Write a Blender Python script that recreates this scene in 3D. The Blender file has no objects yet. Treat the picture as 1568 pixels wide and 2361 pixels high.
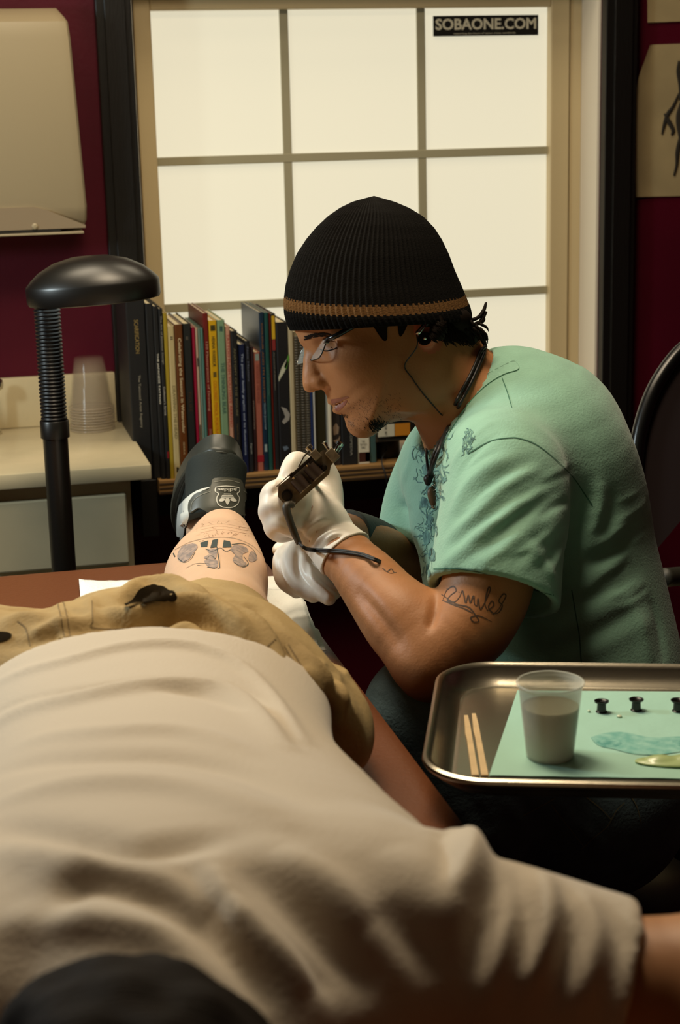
import bpy, bmesh, math, random
import numpy as np
from mathutils import Vector, Matrix
from mathutils.bvhtree import BVHTree
random.seed(7)
D = bpy.data
COL = bpy.context.scene.collection

# ------------------------------------------------------------------ camera, light, exposure
F, YAW, PIT, ROL = 3800.0, math.radians(13), math.radians(13.44), math.radians(1.42)
CAM = np.array([0, 0, 1.5])
fw = np.array([math.sin(YAW)*math.cos(PIT), math.cos(YAW)*math.cos(PIT), -math.sin(PIT)])
_r0 = np.array([math.cos(YAW), -math.sin(YAW), 0]); _u0 = np.cross(_r0, fw)
rt = _r0*math.cos(ROL) - _u0*math.sin(ROL); up = _u0*math.cos(ROL) + _r0*math.sin(ROL)
cd = D.cameras.new('camera'); cam = D.objects.new('camera', cd); COL.objects.link(cam)
cd.sensor_fit = 'VERTICAL'; cd.sensor_height = 36; cd.lens = F/2361*36
cd.clip_start = .05; cd.clip_end = 30
cd.dof.use_dof = True; cd.dof.focus_distance = 2.18; cd.dof.aperture_fstop = 8.0
cam.matrix_world = Matrix(((rt[0], up[0], -fw[0], CAM[0]), (rt[1], up[1], -fw[1], CAM[1]), (rt[2], up[2], -fw[2], CAM[2]), (0, 0, 0, 1)))
S = bpy.context.scene; S.camera = cam
S.view_settings.view_transform = 'Standard'; S.view_settings.look = 'None'
S.cycles.transparent_max_bounces = 64
S.view_settings.exposure = 0.0; S.view_settings.gamma = 1; S.view_settings.use_curve_mapping = False
w = D.worlds.new('world'); S.world = w; w.use_nodes = True
w.node_tree.nodes['Background'].inputs[0].default_value = (1, .85, .65, 1)
w.node_tree.nodes['Background'].inputs[1].default_value = .08

def area(name, loc, to, size, power, col, sy=None, spread=None):
    l = D.lights.new(name, 'AREA'); l.energy = power; l.color = col; l.size = size
    if sy: l.shape = 'RECTANGLE'; l.size_y = sy
    if spread: l.spread = math.radians(spread)
    o = D.objects.new(name, l); COL.objects.link(o); o.location = loc
    o.rotation_euler = (Vector(to)-Vector(loc)).to_track_quat('-Z', 'Y').to_euler()
    return o
area('ceiling_lamp_light', (.30, 1.95, 2.6), (.5, 1.8, 0), .5, 21, (1, .82, .58), .5)
area('ceiling_lamp_light', (-.1, 2.5, 2.62), (.1, 1.3, .6), .6, 18, (1, .85, .62), .6)
area('ceiling_lamp_light', (.9, 2.9, 2.62), (.9, 3.0, 0), .6, 6, (1, .86, .62), .3)
area('added_key_light', (-.80, 2.30, 1.60), (.5, 2.0, 1.05), .22, 11, (.84, .98, 1), .22)  # cool key light added out of view at left for face, chest and gloves

# ------------------------------------------------------------------ points of the room
def ray(px, py): return fw + rt*(px-784)/F - up*(py-1180.5)/F
def W(px, py, t): return CAM + ray(px, py)*t
def Wz(px, py, z): d = ray(px, py); return CAM + d*((z-CAM[2])/d[2])
def WY(px, py, Y): d = ray(px, py); return CAM + d*(Y/d[1])
def pr(p):
    q = np.asarray(p)-CAM; t = q@fw
    return np.stack([784+F*(q@rt)/t, 1180.5-F*(q@up)/t], -1)

# ------------------------------------------------------------------ materials
def lin(h):
    if isinstance(h, str):
        h = h.lstrip('#'); h = [int(h[i:i+2], 16) for i in (0, 2, 4)]
    return tuple(((c/255)/12.92 if c/255 <= .04045 else ((c/255+.055)/1.055)**2.4) for c in h)
def mat(name, col, rough=.6, metal=0, bump=0, bscale=80, var=0, vscale=6, spec=.5, emit=None, es=0, trans=0, alpha=1, coat=0, sss=0, sheen=0, stretch=None, col2=None):
    m = D.materials.new(name); m.use_nodes = True; nt = m.node_tree; b = nt.nodes['Principled BSDF']
    c = lin(col); b.inputs['Base Color'].default_value = (*c, 1)
    b.inputs['Roughness'].default_value = rough; b.inputs['Metallic'].default_value = metal
    b.inputs['Specular IOR Level'].default_value = spec
    b.inputs['Transmission Weight'].default_value = trans; b.inputs['Alpha'].default_value = alpha
    b.inputs['Coat Weight'].default_value = coat
    if sheen: b.inputs['Sheen Weight'].default_value = sheen
    if sss:
        b.inputs['Subsurface Weight'].default_value = sss; b.inputs['Subsurface Scale'].default_value = .006
        b.inputs['Subsurface Radius'].default_value = (1, .35, .2)
    if emit: b.inputs['Emission Color'].default_value = (*lin(emit), 1); b.inputs['Emission Strength'].default_value = es
    tc = nt.nodes.new('ShaderNodeTexCoord'); src = tc.outputs['Object']
    if stretch:
        mp = nt.nodes.new('ShaderNodeMapping'); mp.inputs['Scale'].default_value = stretch
        nt.links.new(src, mp.inputs[0]); src = mp.outputs[0]
    if var or col2:
        n = nt.nodes.new('ShaderNodeTexNoise'); n.inputs['Scale'].default_value = vscale; n.inputs['Detail'].default_value = 4
        nt.links.new(src, n.inputs['Vector'])
        mx = nt.nodes.new('ShaderNodeMix'); mx.data_type = 'RGBA'
        if col2: a, bb = c, lin(col2)
        else: a, bb = tuple(x*(1-var) for x in c), tuple(min(1, x*(1+var)) for x in c)
        mx.inputs[6].default_value = (*a, 1); mx.inputs[7].default_value = (*bb, 1)
        r = nt.nodes.new('ShaderNodeMapRange'); r.inputs[1].default_value = .35; r.inputs[2].default_value = .65
        nt.links.new(n.outputs['Fac'], r.inputs[0]); nt.links.new(r.outputs[0], mx.inputs[0])
        nt.links.new(mx.outputs[2], b.inputs['Base Color'])
    if bump:
        n = nt.nodes.new('ShaderNodeTexNoise'); n.inputs['Scale'].default_value = bscale; n.inputs['Detail'].default_value = 3
        nt.links.new(src, n.inputs['Vector'])
        bn = nt.nodes.new('ShaderNodeBump'); bn.inputs['Strength'].default_value = bump; bn.inputs['Distance'].default_value = .002
        nt.links.new(n.outputs['Fac'], bn.inputs['Height']); nt.links.new(bn.outputs[0], b.inputs['Normal'])
    return m
M = {}
def mt(key, *a, **k):
    if key not in M: M[key] = mat(key, *a, **k)
    return M[key]

# ------------------------------------------------------------------ objects
WL = {}
def tag(o, label=None, cat=None, group=None, kind=None):
    if label: o['label'] = label
    if cat: o['category'] = cat
    if group: o['group'] = group
    if kind: o['kind'] = kind
    return o
def thing(name, loc, label, cat, group=None):
    o = D.objects.new(name, None); COL.objects.link(o); o.location = [float(x) for x in loc]
    o.empty_display_size = .05; WL[o.name] = np.array(loc, float)
    return tag(o, label, cat, group)
def mesh(name, vf, m, parent=None, smooth=False, label=None, cat=None, group=None, kind=None, base=None):
    v, f = vf[0], vf[1]; v = np.asarray(v, float).reshape(-1, 3)
    if parent is not None: b0 = WL[parent.name]
    elif base is not None: b0 = np.array(base, float)
    else: b0 = np.array([(v[:, 0].min()+v[:, 0].max())/2, (v[:, 1].min()+v[:, 1].max())/2, v[:, 2].min()])
    me = D.meshes.new(name); me.from_pydata((v-b0).tolist(), [], [list(map(int, q)) for q in f]); me.update()
    for mm in (m if isinstance(m, (list, tuple)) else [m]): me.materials.append(mm)
    if smooth:
        me.polygons.foreach_set('use_smooth', [True]*len(me.polygons))
        if smooth == 'a':
            try: me.set_sharp_from_angle(angle=math.radians(38))
            except Exception: pass
    o = D.objects.new(name, me); COL.objects.link(o)
    if parent is not None: o.parent = parent
    else: o.location = b0.tolist()
    WL[o.name] = b0
    return tag(o, label, cat, group, kind)
def copy_thing(o, delta, label=None, rot=0):
    c = o.copy(); COL.objects.link(c); c.location = Vector(o.location)+Vector([float(x) for x in delta]); c.rotation_euler.z += rot
    WL[c.name] = WL[o.name]+np.array(delta, float)
    if label: c['label'] = label
    for ch in list(o.children):
        d = ch.copy(); COL.objects.link(d); d.parent = c
        for g in list(ch.children):
            e = g.copy(); COL.objects.link(e); e.parent = d
    return c
def join(*vfs):
    V, Fs, n = [], [], 0
    for v, f in vfs:
        v = np.asarray(v, float).reshape(-1, 3)
        V.append(v); Fs += [[i+n for i in q] for q in f]; n += len(v)
    return np.concatenate(V), Fs
def box(x0, x1, y0, y1, z0, z1, bev=0, seg=2):
    bm = bmesh.new(); bmesh.ops.create_cube(bm, size=1)
    for v in bm.verts: v.co = ((x0+x1)/2+v.co.x*(x1-x0), (y0+y1)/2+v.co.y*(y1-y0), (z0+z1)/2+v.co.z*(z1-z0))
    if bev: bmesh.ops.bevel(bm, geom=bm.edges[:], offset=bev, segments=seg, affect='EDGES', profile=.5)
    r = ([tuple(v.co) for v in bm.verts], [[v.index for v in f.verts] for f in bm.faces]); bm.verts.index_update()
    r = ([tuple(v.co) for v in bm.verts], [[v.index for v in f.verts] for f in bm.faces]); bm.free(); return r
def xf(vf, mtx):
    v = np.asarray(vf[0], float).reshape(-1, 3); m = np.array(mtx)
    return v@m[:3, :3].T+m[:3, 3], vf[1]
def frame(o, x, y, z):   # matrix whose columns are the axes
    m = np.eye(4); m[:3, 0] = x; m[:3, 1] = y; m[:3, 2] = z; m[:3, 3] = o; return m
def nrm(v): v = np.asarray(v, float); return v/np.linalg.norm(v)
def lathe(prof, seg=48, o=(0, 0, 0), ax=(0, 0, 1), sx=1, sy=1, xd=None):
    a = nrm(ax); t = np.array(xd, float) if xd is not None else (np.array([1., 0, 0]) if abs(a[0]) < .9 else np.array([0, 1., 0]))
    x = nrm(t-a*(t@a)); y = np.cross(a, x); V = []; Fs = []
    th = np.linspace(0, 2*math.pi, seg, endpoint=False)
    for r, z in prof:
        for q in th: V.append(np.array(o)+a*z+x*r*sx*math.cos(q)+y*r*sy*math.sin(q))
    for i in range(len(prof)-1):
        for j in range(seg): k = (j+1) % seg; Fs.append([i*seg+j, i*seg+k, (i+1)*seg+k, (i+1)*seg+j])
    if prof[0][0] > 1e-6: Fs.append([j for j in range(seg)][::-1])
    if prof[-1][0] > 1e-6: Fs.append([(len(prof)-1)*seg+j for j in range(seg)])
    return V, Fs
def spl(pts, n=8):
    P = np.array([np.atleast_1d(p) for p in pts], float)
    if len(P) < 3 or n <= 1: return P
    Q = np.vstack([2*P[0]-P[1], P, 2*P[-1]-P[-2]]); out = []
    for i in range(1, len(Q)-2):
        for k in range(n):
            t = k/n; a, b, c, d = Q[i-1:i+3]
            out.append(.5*((2*b)+(-a+c)*t+(2*a-5*b+4*c-d)*t*t+(-a+3*b-3*c+d)*t**3))
    out.append(P[-1]); return np.array(out)
def tube(pts, r, seg=10, n=6, closed=False, flat=1):
    P = np.array(pts, float); R = np.atleast_1d(r).astype(float)
    if len(R) == 1: R = np.full(len(P), R[0])
    A = spl(np.column_stack([P, R]), n); P, R = A[:, :3], A[:, 3]
    V = []; Fs = []; nn = len(P); prev = None
    for i in range(nn):
        t = nrm(P[min(i+1, nn-1)]-P[max(i-1, 0)])
        if prev is None: q = np.array([0, 0, 1.]) if abs(t[2]) < .9 else np.array([1., 0, 0])
        else: q = prev
        x = nrm(q-t*(q@t)); prev = x; y = np.cross(t, x)
        for j in range(seg):
            th = 2*math.pi*j/seg; V.append(P[i]+(x*math.cos(th)+y*math.sin(th)*flat)*R[i])
    for i in range(nn-1):
        for j in range(seg): k = (j+1) % seg; Fs.append([i*seg+j, i*seg+k, (i+1)*seg+k, (i+1)*seg+j])
    Fs.append(list(range(seg))[::-1]); Fs.append([(nn-1)*seg+j for j in range(seg)])
    return V, Fs
def prism(poly, h, mtx=None):
    n = len(poly); V = [(p[0], p[1], 0) for p in poly]+[(p[0], p[1], h) for p in poly]
    Fs = [list(range(n))[::-1], list(range(n, 2*n))]+[[i, (i+1) % n, n+(i+1) % n, n+i] for i in range(n)]
    return xf((V, Fs), mtx) if mtx is not None else (V, Fs)
def rrect(w_, h_, r, seg=8):
    P = []
    for cx, cy, a in ((w_/2-r, h_/2-r, 0), (-w_/2+r, h_/2-r, 90), (-w_/2+r, -h_/2+r, 180), (w_/2-r, -h_/2+r, 270)):
        for k in range(seg+1):
            t = math.radians(a+90*k/seg); P.append((cx+r*math.cos(t), cy+r*math.sin(t)))
    return P
def loft(rings, cap0=True, cap1=True):
    V = []; Fs = []; n = len(rings[0])
    for r in rings: V += [tuple(p) for p in r]
    for i in range(len(rings)-1):
        for j in range(n): k = (j+1) % n; Fs.append([i*n+j, i*n+k, (i+1)*n+k, (i+1)*n+j])
    if cap0: Fs.append(list(range(n))[::-1])
    if cap1: Fs.append([(len(rings)-1)*n+j for j in range(n)])
    return V, Fs
def text(s, length=None, height=None, extr=.0002, bold=0):
    cu = D.curves.new('lettering', 'FONT'); cu.body = s; cu.size = 1; cu.align_x = 'CENTER'; cu.align_y = 'CENTER'
    cu.resolution_u = 3; cu.offset = bold
    o = D.objects.new('lettering', cu); COL.objects.link(o)
    dg = bpy.context.evaluated_depsgraph_get(); me = o.evaluated_get(dg).to_mesh()
    v = np.array([tuple(q.co) for q in me.vertices]); f = [list(p.vertices) for p in me.polygons]
    o.evaluated_get(dg).to_mesh_clear(); D.objects.remove(o); D.curves.remove(cu)
    lo, hi = v.min(0), v.max(0); v = v-(lo+hi)/2
    L = hi-lo; sx = sy = 1
    if length: sx = length/L[0]; sy = sx
    if height: sy = height/L[1]
    if height and not length: sx = sy
    v[:, 0] *= sx; v[:, 1] *= sy
    return v, f
# ================================================================== THE SETTING
mar = mat('maroon_wall_paint', '#4c0219', .5, spec=.3, bump=.15, bscale=120, var=.08)
blk = mat('black_stained_wood', '#100e0c', .4, bump=.3, bscale=30, stretch=(12, 12, 1))
vin = mat('cream_window_vinyl', '#c9b68e', .4)
jam = mat('white_jamb_paint', '#e0d8c8', .45)
WX0, WX1, WZ0, WZ1 = .382, 1.378, .79, 1.80
mesh('wall_back', join(box(-1.6, WX0, 3.4, 3.56, 0, 2.7), box(WX1, 3.0, 3.4, 3.56, 0, 2.7), box(WX0, WX1, 3.4, 3.56, 0, WZ0), box(WX0, WX1, 3.4, 3.56, WZ1, 2.7)), mar, kind='structure')
mesh('wall_left', box(-1.7, -1.6, -1.6, 3.56, 0, 2.7), mar, kind='structure')
mesh('wall_right', box(3.0, 3.1, -1.6, 3.56, 0, 2.7), mar, kind='structure')
mesh('wall_front', box(-1.7, 3.1, -1.7, -1.6, 0, 2.7), mar, kind='structure')
mesh('floor', box(-1.7, 3.1, -1.7, 3.56, -.05, 0), mat('dark_floor_tile', '#2a1712', .5, var=.2, vscale=9), kind='structure')
mesh('ceiling', box(-1.7, 3.1, -1.7, 3.56, 2.7, 2.75), mat('ceiling_paint', '#b5a892', .9), kind='structure')
mesh('trim_1', join(box(.314, .384, 3.372, 3.4, .70, 1.9, .002), box(.33, .372, 3.366, 3.373, .70, 1.9, .002)), blk, kind='structure')
mesh('trim_2', join(box(1.378, 1.449, 3.372, 3.4, .70, 1.9, .002), box(1.395, 1.436, 3.366, 3.373, .70, 1.9, .002)), blk, kind='structure')
mesh('trim_3', box(.384, 1.378, 3.374, 3.4, .695, .79, .002), blk, kind='structure')
mesh('trim_4', box(.384, 1.378, 3.374, 3.4, 1.80, 1.9, .002), blk, kind='structure')
wn = mesh('window_1', join(box(WX0+.0005, WX0+.006, 3.402, 3.54, WZ0, WZ1), box(WX1-.006, WX1-.0005, 3.402, 3.54, WZ0, WZ1), box(WX0+.006, WX1-.006, 3.402, 3.54, WZ1-.008, WZ1), box(WX0+.006, WX1-.006, 3.402, 3.54, WZ0, WZ0+.012)), jam, kind='structure')
x0, x1, z0, z1 = .436, 1.299, .825, 1.722
mesh('outer_frame', join(box(.3885, .398, 3.497, 3.53, .8025, 1.791), box(1.346, 1.3715, 3.497, 3.53, .8025, 1.791)), vin, wn)
mesh('sash_frame', join(box(.401, x0, 3.49, 3.53, .803, 1.785, .003), box(x1, 1.342, 3.49, 3.53, .803, 1.785, .003), box(x0, x1, 3.49, 3.53, z1, 1.785, .003), box(x0, x1, 3.49, 3.53, .803, z0, .003)), vin, wn)
gm = mat('grille_grey_vinyl', '#a59e82', .6)
mesh('grille', join(box(.7065, .7245, 3.507, 3.514, z0, z1, .001), box(1.0035, 1.0215, 3.507, 3.514, z0, z1, .001), box(x0, x1, 3.506, 3.513, 1.411, 1.429, .001), box(x0, x1, 3.506, 3.513, 1.105, 1.123, .001)), gm, wn)
mesh('frosted_pane', box(x0, x1, 3.515, 3.52, z0, z1), mat('daylit_frosted_glass', '#8f8a78', .7, emit=(236, 228, 200), es=.82), wn)
# sticker at the top of the window
st = mesh('window_sticker', box(1.0385, 1.2745, 3.5035, 3.5045, 1.664, 1.706), mat('sticker_black', '#0d0c0a', .5), label='black rectangular sticker reading SOBAONE.COM at the top right of the frosted window', cat='sticker')
ttx = mat('sticker_lettering', '#d8d2ba', .5)
fm = lambda c: frame(c, (1, 0, 0), (0, 0, 1), (0, -1, 0))
mesh('lettering', xf(text('SOBAONE.COM', .226, .0235, bold=.03), fm((1.1565, 3.5030, 1.6885))), ttx, st)
mesh('small_lettering', xf(text('supporting the future of tattoo artists worldwide', .14, .0042), fm((1.153, 3.5030, 1.669))), ttx, st)

# ================================================================== DISPENSER
pl = mat('cream_dispenser_plastic', '#aa9b7c', .42)
dp = thing('paper_towel_dispenser', (.06, 3.4, 1.29), 'large cream paper towel dispenser hung on the purple wall beside the window', 'dispenser')
R = []
for z, yf, x1_ in ((1.304, 3.30, .262), (1.318, 3.285, .267), (1.345, 3.275, .268), (1.66, 3.262, .255), (1.690, 3.268, .252), (1.700, 3.285, .247), (1.717, 3.33, .238), (1.722, 3.399, .235)):
    xl = -.14; r = .012
    ring = [(xl, 3.399), (xl, yf+r), (xl+.004, yf+.004), (xl+r, yf), (x1_-r*1.6, yf), (x1_-.005, yf+.004), (x1_, yf+r*1.4), (x1_+.004, 3.399)]
    R.append([(a, b, z) for a, b in ring])
mesh('cover', loft(R), pl, dp, smooth='a')
wedge = [(-.138, 1.3478), (.165, 1.3478), (.19, 1.341), (.262, 1.310), (.262, 1.305), (-.138, 1.305)]
V, Fc = prism(wedge, .012, frame((0, 3.280, 0), (1, 0, 0), (0, 0, 1), (0, -1, 0)))
mesh('lower_lip', (V, Fc), mat('dispenser_lip', '#94836a', .45), dp)
mesh('outlet_slot', box(-.13, .215, 3.27, 3.33, 1.2985, 1.3045, .002), mat('dispenser_dark', '#2c261c', .6), dp)
mesh('tear_bar', box(-.13, .258, 3.268, 3.36, 1.294, 1.2985, .001), pl, dp)
mesh('screw', lathe([(.006, 0), (.006, .002), (.003, .004)], 16, (.165, 3.268, 1.311), (0, -1, 0)), pl, dp)
mesh('lock', lathe([(.006, 0), (.006, .003), (.003, .003)], 16, (.098, 3.266, 1.622), (0, -1, 0)), mat('lock_metal', '#4a4438', .3, 1), dp)

# ================================================================== COUNTER
ctm = mat('cultured_marble', '#cdbf9c', .22, var=.1, vscale=5)
ct = thing('countertop', (-.4, 3.15, .88), 'cream marble sink countertop with backsplash under the towel dispenser', 'countertop')
mesh('slab', box(-1.2, .326, 2.918, 3.4, .872, .9, .003), ctm, ct, smooth='a')
mesh('backsplash', box(-1.2, .3125, 3.379, 3.3995, .9, 1.003, .003), ctm, ct, smooth='a')
cbm = mat('grey_cabinet_laminate', '#bdb292', .5, var=.06)
cb = thing('sink_cabinet', (-.4, 3.15, 0), 'pale grey sink cabinet with drawer fronts beneath the cream counter', 'cabinet')
mesh('body', join(box(-1.15, .29, 2.955, 3.39, .08, .8715), box(-1.15, .29, 3.0, 3.39, 0, .08)), cbm, cb)
mesh('drawer_front', box(.035, .28, 2.937, 2.9545, .715, .845, .003), cbm, cb)
mesh('drawer_front', box(-.5, -.01, 2.937, 2.9545, .715, .845, .003), cbm, cb)
mesh('door', box(.035, .28, 2.937, 2.9545, .12, .70, .003), cbm, cb)
mesh('door', box(-.5, -.01, 2.937, 2.9545, .12, .70, .003), cbm, cb)
chrome = mat('chrome', '#c8c4b8', .12, 1)
fc = thing('sink_faucet', (-.02, 3.3, .9), 'chrome faucet cut by the left edge of the picture, behind the counter', 'faucet')
mesh('spout', tube([(-.03, 3.33, .9), (-.03, 3.33, .985), (-.03, 3.28, 1.0), (-.03, 3.20, .975)], .013, 14), chrome, fc, smooth=True)
hb = WY(-9, 886, 3.33)
mesh('handle', lathe([(0, -.012), (.010, -.011), (.014, -.004), (.014, .004), (.010, .011), (0, .012)], 24, hb, (.9, -.4, 0)), chrome, fc, smooth=True)
mesh('handle_stem', lathe([(.017, 0), (.014, .01), (.008, .012), (.007, hb[2]-.9)], 20, (hb[0]-.012, hb[1], .9)), chrome, fc, smooth=True)

# stacked clear cups, mouth down
cup = mat('clear_cup_plastic', '#b0a08a', .12, alpha=.09); rimm = mat('cup_rim_plastic', '#b0a08a', .12, alpha=.35)
c0 = Wz(214, 990, .9)
prof = [(.0440, .0035), (.0405, .028), (.0388, .03), (.0365, .06), (.030, .098), (.0275, .102), (0, .102)]
ribs_ = [(.0443, .0035), (.0455, .003), (.0458, .0015), (.0452, 0), (.0445, .0012), (.0440, .0030)]
cs = None
N = 9; nth = ['', 'second', 'third', 'fourth', 'fifth', 'sixth', 'seventh', 'eighth']
for i in range(N):
    lb = 'clear plastic cup upside down at the bottom of the cup stack on the counter' if i == 0 else ('topmost upturned clear plastic cup of the stack on the counter' if i == N-1 else 'clear plastic cup, %s from the bottom of the upturned stack on the counter' % nth[i])
    if i == 0: 
        cs = thing('plastic_cup', (c0[0], c0[1], .9005), lb, 'cup', 'clear cups stacked on the counter')
        mesh('wall', (lathe(prof, 40, (c0[0], c0[1], .9005))[0], [f for f in lathe(prof, 40)[1] if len(f) == 4]), cup, cs, smooth=True)
        mesh('rim', (lathe(ribs_, 40, (c0[0], c0[1], .9005))[0], [f for f in lathe(ribs_, 40)[1] if len(f) == 4]), rimm, cs, smooth=True)
    else: copy_thing(cs, (0.0004*(i % 2), 0, .0056*i), lb)

# ================================================================== LAMP
lm = mat('black_lamp_plastic', '#15130f', .35); lms = mat('black_rubber_gooseneck', '#0c0b0a', .4)
pb = W(127, 1000, 2.72)
lp = thing('floor_lamp', (pb[0], pb[1], 0), 'black floor lamp with ribbed flexible neck and domed hood behind the table', 'lamp')
hx, hy = pb[0], pb[1]
zb = lambda y: WY(127, y, hy)[2]
mesh('base', lathe([(.14, 0), (.14, .015), (.12, .03), (.03, .04), (.02, .045)], 48, (hx, hy, 0)), lm, lp, smooth='a')
zc0, zc1, zt = zb(1008), zb(968), zb(690)
mesh('pole', lathe([(.0205, .04), (.0205, zc0)], 32, (hx, hy, 0)), lm, lp, smooth='a')
mesh('collar', lathe([(.0205, zc0-.001), (.0238, zc0), (.0238, zc1-.002), (.0225, zc1), (.0205, zc1)], 32, (hx, hy, 0)), lm, lp, smooth='a')
pf = []; z = zc1
nr = 34; st_ = (zt+.01-zc1)/nr
for k in range(nr):
    z = zc1+k*st_; pf += [(.0178, z), (.0212, z+st_*.25), (.0218, z+st_*.5), (.0212, z+st_*.75)]
pf.append((.0178, zt+.01))
mesh('gooseneck', lathe(pf, 32, (hx, hy, 0)), lms, lp, smooth=True)
hc = W(215, 672, 2.66)
hr = .1075; hd = [(0, .058), (.03, .0565), (.06, .049), (.085, .036), (.098, .025), (.1065, .016), (.1085, .012), (.1085, -.010), (.106, -.015), (.095, -.017), (.094, -.010), (0, -.010)]
mesh('hood', lathe(hd[::-1], 8*8, hc, nrm((-.06, .0, 1)), sy=.62, xd=rt), lm, lp, smooth='a')
mesh('bulb_diffuser', lathe([(0, -.009), (.09, -.009), (.092, -.0125), (0, -.0135)][::-1], 48, hc, nrm((-.06, 0, 1)), sy=.6, xd=rt), mat('lamp_diffuser', '#dddddd', .5, emit='#f4fff8', es=1.5), lp)
# ================================================================== SHELF
ply = mat('plywood_top', '#8b683a', .55, var=.15, vscale=5, stretch=(1, 8, 8))
zs = .8255
sh = thing('wall_shelf', (.85, 3.25, zs-.028), 'long plywood shelf full of books below the frosted window', 'shelf')
mesh('board', box(.362, 1.32, 3.118, 3.372, zs-.0285, zs, .001), ply, sh)
plm = [mat('ply_dark', '#3c2914', .7), mat('ply_light', '#806038', .6)]
mesh('ply_edge', join(*[box(.3625, 1.3195, 3.1165, 3.118, zs-.0255+.0085*k, zs-.0225+.0085*k) for k in range(3)]), plm[0], sh)
for x in (.45, 1.2): mesh('bracket', join(box(x, x+.02, 3.16, 3.374, zs-.045, zs-.0287), box(x, x+.02, 3.355, 3.374, .66, zs-.045)), blk, sh)
bx = thing('shelf_box', (.3, 3.3, .70), 'low black wooden box under the tall black books, left of the plywood shelf', 'box')
mesh('body', box(.2955+.033, .3605, 3.14, 3.364, .71, zs-.001, .002), blk, bx)

# ================================================================== BOOKS
pg = mat('book_pages', '#cbbf9e', .8, var=.12, vscale=3, stretch=(300, 1, 1))
def book(xl, xr, yt, col, texts, label, yb=None, Y=None, depth=.2, zb_=None, yr=900, tc='#d8cdb0', rough=.35, extra=None):
    Y = 3.135 if Y is None else Y
    a, b = WY(xl, yr, Y), WY(xr, yr, Y); x0, x1 = a[0]+.0003, b[0]-.0003
    z0 = zs+.0003 if zb_ is None else zb_
    z1 = WY((xl+xr)/2-(yr-yt)*.045, yt, Y)[2]
    depth = min(depth, 3.362-Y)
    r = thing('book', ((x0+x1)/2, Y+depth/2, z0), label, 'book', 'books on the plywood shelf')
    c = mt('book_cover_'+col, col, .6 if sum(lin(col)) < .05 else rough, var=.05)
    th = min(.0015, (x1-x0)*.2); w_ = x1-x0; k = min(.002, w_*.3)
    cov = prism([(x0, Y+depth), (x0, Y+k), (x0+k, Y), (x1-k, Y), (x1, Y+k), (x1, Y+depth), (x1-th, Y+depth), (x1-th, Y+th*1.5), (x0+th, Y+th*1.5), (x0+th, Y+depth)], z1-z0, frame((0, 0, z0), (1, 0, 0), (0, 1, 0), (0, 0, 1)))
    mesh('cover', cov, c, r)
    mesh('page_block', box(x0+th, x1-th, Y+th*1.6, Y+depth-.004, z0+.0015, z1-.003), pg, r)
    xm = (x0+x1)/2
    for tt in texts:
        s, ya, yb2, tcol = tt[:4]; hh = tt[4] if len(tt) > 4 else .5; ox = tt[5] if len(tt) > 5 else 0
        za, zb2 = WY(xl, ya, Y)[2], WY(xl, yb2, Y)[2]
        mesh('title', xf(text(s, za-zb2, w_*hh, bold=.01), frame((xm+ox*w_, Y-.0004, (za+zb2)/2), (0, 0, -1), (1, 0, 0), (0, -1, 0))), mt('print_'+tcol, tcol, .5), r)
    for e in (extra or []):
        ya, yb2, ecol = e[:3]; fa, fb = (e[3], e[4]) if len(e) > 3 else (.03, .97)
        za, zb2 = WY(xl, ya, Y)[2], WY(xl, yb2, Y)[2]
        mesh('spine_label', box(x0+w_*fa, x0+w_*fb, Y-.0003, Y-.00005, max(zb2, z0+.0005), min(za, z1-.0005)), mt('print_'+ecol, ecol, .5), r)
    return r
g = '#a89468'; wht = '#d8d4c4'; tan = '#cbb98c'
book(300, 344, 690, '#090808', [('SCARIFICATION', 738, 816, '#8a7440', .22), ('The Tattooed Artist Registry', 866, 988, '#8a8474', .16)], 'thick tall black book, leftmost of the row, half hidden by the counter corner', Y=3.150)
book(345, 362, 700, '#0b0a0a', [], 'slim tall black book with a bare spine between two lettered black ones', Y=3.142)
book(362, 374, 706, '#0a0909', [('THE JAPANESE TATTOO', 815, 932, wht, .42, -.05)], 'tall black book lettered THE JAPANESE TATTOO in white', Y=3.13, zb_=zs+.0003)
book(374, 384, 712, '#0d0b0c', [('The Art of Japanese Design', 728, 840, '#8f8a80', .5), ("Collector's Series", 892, 958, '#b0aaa0', .45)], 'narrow black book ending in a small red mark above the shelf', Y=3.128, extra=[(1042, 1058, '#7a1218', .4, .9)])
book(384, 394, 722, '#9c8426', [], 'plain olive yellow book left of the cream one', Y=3.128)
book(394, 408.5, 752, '#b8a678', [('DRAWING THE HEAD', 890, 1012, '#7b7048', .5), ('II', 776, 783, '#4c4530', .4)], 'cream book lettered DRAWING THE HEAD', Y=3.122, extra=[(1078, 1090, '#2b2518', .3, .7)])
book(409, 427.5, 748, '#5e3312', [('Celebrating the Seasons in Watercolor', 780, 1000, '#cfbb92', .5), ('SERRA', 1020, 1050, '#b39a70', .2)], 'brown book lettered Celebrating the Seasons in Watercolor', Y=3.121, extra=[(1068, 1090, '#c5b694', .3, .72), (1073, 1084, '#5e3312', .42, .6)])
book(428, 447, 746, '#11130f', [('FIGURE', 905, 950, '#3c2a1c', .4)], 'black book with a small star mark right of the brown one', Y=3.124, extra=[(776, 784, '#4a4238', .3, .6)])
book(448, 456, 755, '#8e1230', [], 'thin crimson book beside the black one', Y=3.126)
book(456, 462, 757, '#b39c84', [], 'thin pale pink book between crimson and teal ones', Y=3.127, extra=[(825, 845, '#2b2a2a', .2, .8), (980, 1020, '#3a3426', .1, .6)])
book(462, 468, 758, '#6d8478', [], 'thin grey green book left of the darker teal one', Y=3.128)
book(468, 474.5, 757, '#4c766e', [], 'thin teal book left of the maroon one', Y=3.128)
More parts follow.
